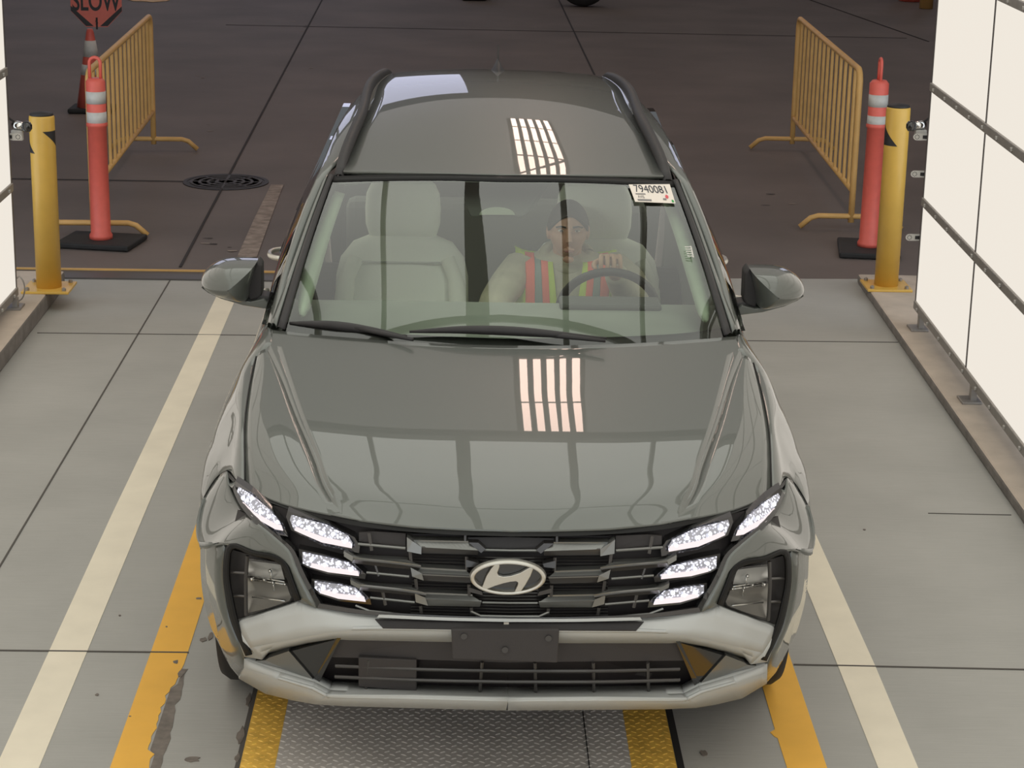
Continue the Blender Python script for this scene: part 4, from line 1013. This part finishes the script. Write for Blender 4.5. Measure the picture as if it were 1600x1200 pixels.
# emblem
def E_(x, y): return cat(600+x/4, 820+y/4, y=-.048)
cx_, cy_ = 775, 332
em = empty('emblem', (0, 0, 0)); em.parent = car
for q_ in ():
    pass
def ell(rx, ry, n=48): return [E_(cx_+rx*math.cos(2*math.pi*i/n), cy_+ry*math.sin(2*math.pi*i/n)) for i in range(n)]
n = 48
rows = []
for rx, ry, dy in [(241, 109, .012), (238, 107, -.002), (233, 104, -.008), (215, 91, -.010), (208, 86, -.004), (205, 84, .012)]:
    r_ = [p+V((0, dy, 0)) for p in ell(rx, ry)]; rows.append(r_+[r_[0]])
MB().grid(rows).build('emblem_ring', CHROME, em, smooth=True, face_out=(0, -1, 0))
Hs = [(690, 250), (722, 246), (722, 262), (708, 300), (716, 316), (745, 323), (790, 319), (850, 300), (905, 268), (935, 268), (915, 320), (880, 380), (850, 424), (812, 426), (835, 378), (838, 360), (826, 352), (790, 355), (745, 365), (690, 382), (640, 404), (612, 392), (640, 320), (668, 275)]
MB().prism([E_(x, y)+V((0, -.006, 0)) for x, y in Hs], (0, .014, 0)).build('emblem_letter', CHROME, em, bevel=.0015)
MB().prism([p+V((0, .010, 0)) for p in ell(226, 99)], (0, .02, 0)).build('emblem_backing', GLOSSB, em)

# ---------------- wipers
def wiper(pa, pb, arm):
    P = spl([cat(u, v, y=y) for u, v, y in pa], 20)
    root = MB().tube([p+V((0, -.012, .018)) for p in P], [.004+.012*math.sin(math.pi*min(1, i/19*1.05+.0)) for i in range(20)], 8).build('wiper', BLACK, car, smooth=True)
    mb = MB(); mb.tube([cat(u, v, y=y)+V((0, -.014, .014)) for u, v, y in arm], [.006, .009, .006], 8); mb.build('wiper_arm', BLACK, root, smooth=True)
wiper([(453, 512, 1.42), (520, 516, 1.37), (580, 524, 1.33), (636, 533, 1.29)], None, [(555, 518, 1.34), (600, 527, 1.30), (645, 536, 1.22)])
wiper([(640, 526, 1.285), (720, 523, 1.27), (800, 525, 1.26), (880, 531, 1.25), (947, 536, 1.27)], None, [(790, 522, 1.27), (870, 530, 1.25), (945, 538, 1.20)])

# ---------------- mirrors
for s in (1, -1):
    O = [(1171, 420), (1200, 420), (1226, 422), (1247, 433), (1259, 448), (1257, 461), (1235, 471), (1205, 477), (1179, 481), (1181, 466), (1176, 445)]
    c = V((1205, 452, 0)); rows = []
    yb = 1.80
    for k, (sc, y) in enumerate([(.94, 1.86), (1, 1.82), (1.0, 1.77), (.93, 1.71), (.72, 1.67), (.35, 1.645), (.02, 1.64)]):
        r_ = []
        for u, v in O:
            p0 = cat(u, v, y=1.78); cc = cat(1208, 452, y=1.78)
            q = cc+(p0-cc)*sc; q.y = y+ (.04*(q.x-cc.x)/.15 if q.x > cc.x else 0); r_.append(mx(q, s))
        rows.append(r_+[r_[0]])
    mb = MB(); mb.grid(rows); mb.prism(rows[0][:-1], (0, .004, 0)); o = mb.build('side_mirror', PAINT, car, smooth=True, face_out=(0, -1, 0))
    b = o.modifiers.new('s', 'SUBSURF'); b.levels = 2; b.render_levels = 2
    # inner dark wedge
    W = [cat(u, v, y=1.77) for u, v in [(1171, 419), (1164, 427), (1162, 470), (1166, 477), (1180, 482), (1190, 463), (1178, 440)]]
    W2 = [p+V((0, -.03, 0)) for p in W]; 
    mb = MB(); mb.prism([mx(p, s) for p in W], (0, .09, 0)); mb.build('mirror_shroud', BLACK2, o, bevel=.006)
    W = [cat(u, v, y=1.75) for u, v in [(1257, 463), (1235, 473), (1205, 479), (1180, 483), (1160, 478), (1140, 492), (1160, 493), (1191, 489), (1225, 480), (1246, 471)]]
    mb = MB(); mb.prism([mx(p, s) for p in W], (0, .10, 0)); mb.build('mirror_underside', PAINT, o, bevel=.006)
    mb = MB(); mb.prism([mx(cat(u, v, y=1.77), s) for u, v in [(1140, 478), (1166, 472), (1176, 484), (1150, 493), (1138, 492)]], (0, .09, 0)); mb.build('mirror_arm', BLACK, o, bevel=.008)
    mb = MB(); g = [cat(u, v, y=1.865) for u, v in [(1174, 424), (1226, 426), (1250, 446), (1240, 466), (1184, 476)]]; mb.prism([mx(p, s) for p in g], (0, .004, 0)); mb.build('mirror_glass', CHROME2, o)

# ---------------- wheels
def wheel():
    root = empty('wheel_assembly'); root.parent = car
    mb = MB(); prof_ = [(.25, -.11), (.30, -.118), (.345, -.110), (.362, -.085), (.365, -.03), (.365, .03), (.362, .085), (.345, .110), (.30, .118), (.25, .11)]
    mb.lathe(prof_, n=56, axis='x'); mb.build('tyre', RUBBER, root, smooth=True)
    mb = MB(); mb.lathe([(.25, .10), (.245, .08), (.22, .06), (.06, .075), (.001, .078)], n=48, axis='x'); mb.lathe([(.25, -.11), (.24, -.09), (.24, .08)], n=48, axis='x'); mb.build('rim', DSTEEL, root, smooth=True)
    for k in range(5):
        M = Matrix.Rotation(2*math.pi*k/5, 4, 'X'); mb = MB(); mb.box(.078, .098, -.022, .022, .04, .245, M=M); mb.build('spoke', CHROME, root, bevel=.006)
    mb = MB(); mb.lathe([(.05, .07), (.05, .10), (.001, .104)], n=24, axis='x'); mb.build('hub', CHROME, root)
    return root
w0 = wheel()
def place(rt, loc, flip):
    rt.location = loc; rt.rotation_euler = (0, 0, math.pi if flip else 0)
place(w0, (.792, WY, .365), False)
for x, y, fl in [(-.792, WY, True), (.78, 3.70, False), (-.78, 3.70, True)]:
    r = w0.copy(); COL.objects.link(r); r.parent = car; place(r, (x, y, .365), fl)
    for ch in w0.children:
        c = ch.copy(); COL.objects.link(c); c.parent = r
for s in (1, -1):
    for yc_ in (WY, 3.64):
        mb = MB(); mb.grid([[(s*xx, yc_+(WR-.01)*math.cos(a), WZ+(WR-.01)*math.sin(a)) for a in np.linspace(-.1, math.pi+.1, 24)] for xx in (.55, .90)]); mb.build('wheel_liner', BLACK, car)

# ---------------- interior
MB().grid([[V((x, y, z)) for x in np.linspace(-w_, w_, 9)] for y, z, w_ in [(1.33, 1.03, .66), (1.5, 1.045, .74), (1.75, 1.06, .76), (1.88, 1.068, .76), (1.93, 1.05, .76), (1.97, .98, .76), (1.95, .7, .74)]]).build('dashboard', DASH, car, smooth=True, face_out=(0, 0, 1), solid=.01)
mb = MB(); mb.box(.20, .56, 1.80, 1.93, 1.06, 1.085); mb.build('instrument_hood', PODM, car, bevel=.01)
mb = MB(); mb.box(-.86, .86, 1.5, 4.4, .40, .42); mb.build('cabin_floor', DARKIN, car)
for s in (1, -1):
    mb = MB(); mb.prism([(s*.80, 1.6, .42), (s*.80, 4.3, .42), (s*.80, 4.3, 1.05), (s*.80, 1.6, 1.03)], (s*.02, 0, 0)); mb.build('door_trim', DARKIN, car)
    # light inner pillar trims
    a = [cat(*q, y=y) for q, y in [((1095, 503), 1.50), ((1076, 440), 1.72), ((1055, 370), 1.93), ((1034, 310), 2.10)]]
    b = [cat(*q, y=y) for q, y in [((1112, 500), 1.50), ((1104, 440), 1.70), ((1083, 370), 1.92), ((1058, 305), 2.10)]]
    aa, bb = spl(a, 16), spl(b, 16)
    if s < 0:
        pass
    rows = []
    for i, (p, q_) in enumerate(zip(aa, bb)):
        t = i/15; e = .6 if i == 0 else 1
        m_ = p.lerp(q_, .5); rows.append([mx(m_+(p-m_)*e+V((0, .02, -.005)), s), mx(m_, s), mx(m_+(q_-m_)*e+V((0, .02, -.005)), s)])
    MB().grid(rows).build('pillar_trim', TRIMG, car, smooth=True, face_out=(-s, -1, .3), solid=.01)
# roof liner and its front edge, visors
MB().grid([[V((x, y, z-.05*(x/.6)**2)) for x in np.linspace(-.57, .57, 9)] for y, z in [(2.12, 1.478), (2.2, 1.49), (2.6, 1.545), (3.2, 1.575), (3.8, 1.56), (4.3, 1.50)]]).build('roof_liner', LINER, car, smooth=True, face_out=(0, 0, -1), solid=.006)
def seat(x0, label):
    root = empty('seat', (x0, 2.75, 0)); root.parent = car
    def cush(name, rows, m=SEAT, par=root, nu=16, nv=16, out=(0, -1, .3)): return MB().grid(surf(rows, nu, nv)).build(name, m, par, smooth=True)
    # backrest as closed loft of rounded sections going up
    def loft(secs, n=28):
        mb = MB(); rows = []
        for (hw, yc, dp, z) in secs:
            r_ = []
            for j in range(n):
                a = 2*math.pi*j/n; c, s_ = math.cos(a), math.sin(a)
                r_.append(V((hw*math.copysign(abs(c)**.55, c), yc+dp*math.copysign(abs(s_)**.6, s_), z)))
            rows.append(r_+[r_[0]])
        mb.grid(rows); mb.add(rows[0][:-1][::-1], [tuple(range(n))]); mb.add(rows[-1][:-1], [tuple(range(n))]); return mb
    loft([(.25, -.10, .07, .55), (.262, -.06, .085, .62), (.265, -.02, .085, .80), (.262, .02, .08, .95), (.245, .05, .072, 1.02), (.20, .065, .062, 1.075), (.14, .07, .05, 1.10), (.10, .07, .03, 1.11)]).build('backrest', SEAT, root, smooth=True)
    loft([(.09, .085, .025, 1.08), (.135, .08, .045, 1.105), (.148, .08, .055, 1.15), (.150, .085, .055, 1.21), (.145, .09, .05, 1.27), (.128, .095, .042, 1.305), (.10, .10, .03, 1.322), (.06, .10, .015, 1.328)]).build('headrest', SEAT, root, smooth=True)
    for s in (1, -1):
        mb = MB(); mb.tube(spl([(s*.215, -.17, .60), (s*.225, -.135, .80), (s*.215, -.075, .95), (s*.18, -.03, 1.03)], 12), [.03]*3+[.038]*6+[.03]*3, 10); mb.build('bolster', SEATL, root, smooth=True)
    mb = MB(); mb.box(-.25, .25, -.55, -.02, .42, .60); mb.build('cushion', SEAT, root, bevel=.05)
    mb = MB(); mb.tube(spl([(-.17, -.045, 1.02), (0, -.03, 1.015), (.17, -.045, 1.02)], 12), .004, 6); mb.tube(spl([(-.19, -.10, .87), (-.08, -.115, .845), (.08, -.115, .845), (.19, -.10, .87)], 12), .004, 6); mb.build('seam', LINER, root)
    return root
seat(-.385, 'passenger'); seat(.375, 'driver')
mb = MB(); mb.box(-.66, .66, 3.65, 3.78, .55, 1.08); mb.build('rear_bench', DARKIN, car, bevel=.04)
# rear view camera pod behind the glass and mirror
a = [cat(716, 278, y=2.10), cat(865, 278, y=2.10), cat(838, 318, y=1.99), cat(818, 336, y=1.96), cat(735, 336, y=1.96), cat(728, 318, y=1.99)]
mb = MB(); mb.prism([p+V((0, .03, -.015)) for p in a], (0, .05, .0)); mb.build('mirror_pod', PODM, car, bevel=.006)
ar = [cat(777+28*math.cos(t), 334-12*math.sin(t), y=1.955)+V((0, .03, -.012)) for t in np.linspace(0, math.pi, 12)]
mb = MB(); mb.prism(ar, (0, .003, 0)); mb.build('mirror_back', SEATL, car)
dl = bpy.data.lights.new('cabin_fill', 'AREA'); dl.energy = .9; dl.size = .22; dl.size_y = .10; dl.shape = 'RECTANGLE'; dl.color = (1, 1, .94)  # added fill light, brightens driver and seats behind the glass
dlo = bpy.data.objects.new('cabin_fill', dl); COL.objects.link(dlo); dlo.parent = car; dlo.location = (0, 2.22, 1.462); dlo.rotation_euler = (R(14), 0, 0)
mb = MB(); mb.box(-.12, .12, 2.16, 2.28, 1.468, 1.482); mb.build('cabin_fill_cover', SEATL, car, bevel=.004)  # made-up cover for the added cabin light
# steering wheel
sw = empty('steering_wheel', (.388, 2.08, .992)); sw.parent = car; sw.rotation_euler = (R(24), 0, 0)
mb = MB(); n = 48; mb.tube([(.178*math.cos(2*math.pi*i/n), 0, .178*math.sin(2*math.pi*i/n)) for i in range(n+1)], .016, 10, cap=False); mb.build('rim', BLACK, sw, smooth=True)
mb = MB(); mb.lathe([(.001, -.03), (.05, -.025), (.06, 0), (.05, .02), (.001, .02)], n=20, axis='z'); 
mb = MB(); mb.box(-.17, .17, -.008, .008, -.02, .02); mb.box(-.02, .02, -.008, .008, -.17, 0); mb.build('spoke', BLACK, sw, bevel=.005)
mb = MB(); mb.box(-.06, .06, -.02, .025, -.055, .045); mb.build('hub', BLACK, sw, bevel=.02)
# parking label inside the glass and the big inventory sticker
def wspix(u, v, off=.014):
    d = ray(u, v); best = None
    for y in np.arange(1.2, 2.2, .002):
        P = CAM+d*(y-CAM[1])/d[1]; x, z = P[0]-XC, P[2]
        # height of glass at x,y
        t = np.clip((y-(1.215+.17*(abs(x)/.75)**2))/(.82-.07*(abs(x)/.6)**2), 0, 1); A = x/ (ws(1, t).x)
        g = ws(max(-1, min(1, A)), t); e = z-(g.z+(y-g.y)*.5)
        if e < 0: return V((x, y, z))+V((0, -.45, .89))*off
    return V((x, y, z))
c0, c1, c2, c3 = [wspix(*q) for q in [(982, 293), (1046, 292.5), (1055, 322.5), (992, 320)]]
st = empty('inventory_sticker', ((c0+c1+c2+c3)/4)+V((XC, 0, 0)), 0, 'white paper inventory sticker numbered 7940081 in the upper corner of the windshield', 'sticker')
org = (c0+c1+c2+c3)/4
MB().prism([c-org for c in (c0, c1, c2, c3)], V((0, .45, -.89))*.0008).build('paper', PAPER, st)
ex = ((c1-c0)+(c2-c3))/2; ey = ((c0-c3)+(c1-c2))/2; W_, H_ = ex.length, ey.length
nn = ex.cross(ey).normalized()
if nn.y > 0: nn = -nn
def sp(a, b): # a,b in 0..1 from lower left
    return (c3.lerp(c2, a).lerp(c0.lerp(c1, a), b))-org+nn*.0012
def stext(body, a, b, hh, m, fit):
    cu_rot = Matrix((ex.normalized(), (ey/1).normalized(), nn)).transposed()
    o = text(body, 1, sp(a, b), (0, 0, 0), m, st, ext=0)
    wd = fit*W_/ (len(body)*.56); Mx = Matrix((ex.normalized()*wd, ey.normalized()*hh*ey.length/.72, nn)).transposed().to_4x4()
    o.matrix_local = Matrix.Translation(sp(a, b)) @ Mx
    return o
stext('7940081', .50, .70, .42, INK, .93)
stext('AVIS', .19, .28, .16, INK2, .18)
for a, b, a2, m in [(.08, .06, .42, INK2), (.08, .42, .32, INK2), (.72, .14, .8, INK2)]:
    MB().prism([sp(a, b), sp(a2, b), sp(a2, b+.09 if a2 != .32 else b+.05), sp(a, b+.09 if a2 != .32 else b+.05)], nn*.0003).build('print_line', m, st)
MB().prism([sp(.83+.04*math.cos(t), .32+.10*math.sin(t)) for t in np.linspace(0, 5.8, 10)], nn*.0003).build('red_stamp', RED, st)
MB().prism([sp(.92, .04), sp(.975, .04), sp(.965, .16), sp(.92, .16)], nn*.0003).build('green_mark', GREEN, st)
mb = MB(); c = [wspix(*q) for q in [(1069, 389), (1080, 389), (1084, 407), (1074, 407)]]
for k in range(5):
    t0, t1 = k/5+.05, k/5+.12; mb.prism([c[0].lerp(c[3], t0), c[1].lerp(c[2], t0), c[1].lerp(c[2], t1), c[0].lerp(c[3], t1)], V((0, .0005, 0)))
mb.prism([c[0].lerp(c[1], .8), c[1], c[2], c[3].lerp(c[2], .8)], V((0, .0005, 0)))
o = mb.build('printed_tag', WHITEB); o.location.x = XC; tag(o, 'tiny white printed tag low on the driver side of the windshield', 'tag')

# ================================================================== the driver
PXY = V((.262+XC, 2.66, 0))
person = empty('person', PXY, 0, 'person in a tan jacket and yellow safety vest at the steering wheel', 'person')
def ellipsoid(mb, c, r, fn=None, nu=24, nv=16):
    rows = []
    for i in range(nv+1):
        th = math.pi*i/nv
        row = []
        for j in range(nu):
            a = 2*math.pi*j/nu; p = V((math.sin(th)*math.cos(a), math.sin(th)*math.sin(a), math.cos(th)))
            if fn: p = fn(p)
            row.append(V(c)+V((p.x*r[0], p.y*r[1], p.z*r[2])))
        rows.append(row+[row[0]])
    mb.grid(rows)
HC = V((.0, -.045, 1.178))
def headfn(p):
    q = p.copy()
    if q.z < 0: q.x *= 1-.30*q.z*q.z; q.y *= 1-.12*q.z*q.z
    if q.y < 0: q.y *= 1+.05*max(0, -q.z); q.x *= .97
    if q.y < 0: q.y += .06*math.exp(-((q.z-.02)/.12)**2)*(1 if abs(q.x) > .15 else 0)   # eye sockets
    if q.y < 0: q.y -= .05*math.exp(-((q.z-.2)/.1)**2)                                   # brow
    return q
def limb(mb, pts, rs, n=14): mb.tube(spl(pts, 18), list(np.interp(np.linspace(0, 1, 18), np.linspace(0, 1, len(rs)), rs)), n)
body = MB()
ellipsoid(body, HC, (.074, .094, .112), headfn, 32, 24)
limb(body, [HC+V((0, -.088, .03)), HC+V((0, -.104, -.008)), HC+V((0, -.112, -.026))], [.007, .010, .014], 8)      # nose
ellipsoid(body, HC+V((0, -.096, -.056)), (.024, .010, .007)); ellipsoid(body, HC+V((0, -.095, -.067)), (.020, .010, .006))   # lips
ellipsoid(body, HC+V((0, -.080, -.098)), (.022, .016, .014))                                                     # chin
for s in (-1, 1): ellipsoid(body, HC+V((s*.075, .005, -.005)), (.010, .020, .032))                               # ears
limb(body, [HC+V((0, .015, -.05)), (0, -.01, 1.06), (0, .01, 1.0)], [.058, .056, .062])
def torso(mb, k):
    rows = []
    for z, hx, hy, cy in [(.58, .185, .125, .03), (.70, .19, .13, .025), (.84, .20, .13, .015), (.95, .212, .122, .01), (1.01, .205, .108, .01), (1.05, .165, .09, .01), (1.075, .10, .07, .005), (1.085, .03, .03, .0)]:
        r_ = [V(((hx+k)*math.copysign(abs(math.cos(a))**.8, math.cos(a)), cy+(hy+k)*math.copysign(abs(math.sin(a))**.85, math.sin(a)), z+k*(z-.8))) for a in np.linspace(0, 2*math.pi, 33)[:-1]]
        rows.append(r_+[r_[0]])
    mb.grid(rows); n0 = len(rows[0])-1; mb.add(rows[0][:-1], [tuple(range(n0))]); mb.add(rows[-1][:-1], [tuple(range(n0))])
torso(body, 0)
HX = .128; HD = V((HX, -.605, 1.178))      # hand closed over the top of the wheel
ARM_L = [(.175, .0, 1.02), (.245, -.13, .985), (.262, -.24, .945), (.20, -.40, 1.03), (HX+.02, -.545, 1.135)]
ARM_R = [(-.175, .0, 1.02), (-.245, -.12, .96), (-.285, -.22, .90), (-.20, -.38, .88), (-.09, -.50, .90)]
limb(body, ARM_L, [.052, .048, .042, .034, .026]); limb(body, ARM_R, [.052, .048, .042, .034, .026])
def hand(mb, c, s):
    c = V(c); ellipsoid(mb, c+V((0, .030, .006)), (.042, .034, .022))
    for i, (dx, L_) in enumerate([(-.034, .9), (-.0115, 1.0), (.0115, .97), (.034, .80)]):
        x = s*dx; mb.tube(spl([c+V((x*.8, .035, .014)), c+V((x, -.004, .026)), c+V((x*1.03, -.030*L_, .008)), c+V((x*1.05, -.036*L_, -.020*L_)), c+V((x*1.05, -.026*L_, -.040*L_))], 14), [.0088]*6+[.0084]*5+[.0078, .007, .005], 10)
    mb.tube(spl([c+V((-s*.030, .040, .0)), c+V((-s*.052, .022, -.004)), c+V((-s*.058, .0, -.014)), c+V((-s*.050, -.014, -.020))], 10), [.011]*6+[.010, .009, .008, .006], 10)
hand(body, HD, 1); hand(body, V((-.075, -.565, .905)), -1)
for s in (-1, 1): limb(body, [(s*.09, -.02, .60), (s*.11, -.25, .56), (s*.12, -.46, .58), (s*.12, -.56, .38), (s*.12, -.60, .44)], [.085, .08, .062, .05, .045])
b = body.build('body', SKIN, person, smooth=True)
r = b.modifiers.new('r', 'REMESH'); r.mode = 'VOXEL'; r.voxel_size = .0034; r.use_smooth_shade = True
sm = b.modifiers.new('s', 'SMOOTH'); sm.factor = .5; sm.iterations = 2
# hair
hb = MB()
def hairfn(p):
    q = p.copy()
    return q
rows = []
for i in range(15):
    th = (math.pi*.52)*i/14; row = []
    for j in range(33):
        a = 2*math.pi*j/32; front = max(0, -math.sin(a)); t2 = th*(1-.42*front**1.5); bk = 1+.22*max(0, math.sin(a))
        p = headfn(V((math.sin(t2*bk)*math.cos(a), math.sin(t2*bk)*math.sin(a), math.cos(t2*bk))))
        row.append(HC+V((p.x*.083, p.y*.102, p.z*.120+.001)))
    rows.append(row)
MB().grid(rows).build('hair', HAIR, person, smooth=True, face_out=(0, 0, 1), solid=.006)
for s in (-1, 1):
    e = MB(); ellipsoid(e, HC+V((s*.031, -.083, .016)), (.0120, .0085, .0043), None, 16, 10); e.build('eye', EYE, person, smooth=True)
    e = MB(); ellipsoid(e, HC+V((s*.031, -.0905, .016)), (.0056, .003, .0042), None, 12, 8); e.build('iris', IRIS, person, smooth=True)
    e = MB(); e.tube(spl([HC+V((s*.013, -.097, .031)), HC+V((s*.031, -.096, .035)), HC+V((s*.050, -.083, .029))], 10), .0035, 6); e.build('eyebrow', HAIR, person, smooth=True)
e = MB(); ellipsoid(e, HC+V((0, -.1035, -.0605)), (.021, .004, .006), None, 16, 8); e.build('lips', LIP, person, smooth=True)
# jacket: torso and sleeves grown into one garment
j = MB(); torso(j, .014)
limb(j, ARM_L[:-1]+[V(ARM_L[-1]).lerp(V(ARM_L[-2]), .15)], [.074, .068, .062, .054, .044]); limb(j, ARM_R, [.074, .068, .062, .054, .044])
jk = j.build('jacket', JACKET, person, smooth=True)
r = jk.modifiers.new('r', 'REMESH'); r.mode = 'VOXEL'; r.voxel_size = .008; r.use_smooth_shade = True
sm = jk.modifiers.new('s', 'SMOOTH'); sm.factor = .6; sm.iterations = 4
j = MB(); pts = [V((.085*math.cos(a), -.0+.085*math.sin(a), 1.072-.045*max(0, -math.sin(a))+.02*max(0, math.sin(a)))) for a in np.linspace(0, 2*math.pi, 33)]
j.tube(pts, .026, 12, cap=False); j.build('collar', JACKET, person, smooth=True)
# safety vest: two front panels over the shoulders, with orange edged grey bands
def tp(x, z, k):    # point on the front of the jacket at x, z
    S_ = [(.58, .185, .125, .03), (.70, .19, .13, .025), (.84, .20, .13, .015), (.95, .212, .122, .01), (1.01, .205, .108, .01), (1.05, .165, .09, .01), (1.085, .10, .05, .005)]
    zs = [q[0] for q in S_]; hx, hy, cy = (itp(z, zs, [q[c] for q in S_]) for c in (1, 2, 3))
    hx += .016+k; hy += .018+k; c = min(.999, abs(x)/hx)**(1/.8); sn = math.sqrt(max(0, 1-c*c))
    return V((x, cy-hy*sn**.85, z+.010))
def vestband(name, x0, x1, z0, z1, m, k, parent):
    """strip running from z0 up over the shoulder; x0, x1 are (lower, upper) pairs"""
    rows = []
    for i in range(25):
        t = i/24; z = z0+(z1-z0)*t; a = x0[0]+(x0[1]-x0[0])*t; b_ = x1[0]+(x1[1]-x1[0])*t
        rows.append([tp(a+(b_-a)*q/5, z, k) for q in range(6)])
    for q in range(1, 7):
        rows.append([p+V((0, .028*q, .012*math.sin(q/6*math.pi)+.002*q)) for p in rows[24]])
    return MB().grid(rows).build(name, m, parent, smooth=True, face_out=(0, -1, .2), solid=.003)
vest = vestband('safety_vest', (-.200, -.200), (-.010, -.058), .66, 1.045, VEST, .009, person)
v2 = vestband('safety_vest', (.010, .058), (.200, .200), .66, 1.045, VEST, .009, person)
for s, vv in ((-1, vest), (1, v2)):
    q = lambda a, b: ((s*a[0], s*a[1]), (s*b[0], s*b[1])) if s > 0 else ((-b[0], -b[1]), (-a[0], -a[1]))
    vestband('orange_stripe', *q((.122, .128), (.158, .164)), .66, 1.045, VESTO, .013, vv)
    vestband('orange_stripe', *q((.052, .078), (.082, .104)), .66, 1.045, VESTO, .013, vv)
    vestband('grey_stripe', *q((.082, .104), (.122, .128)), .66, 1.045, VESTG, .014, vv)
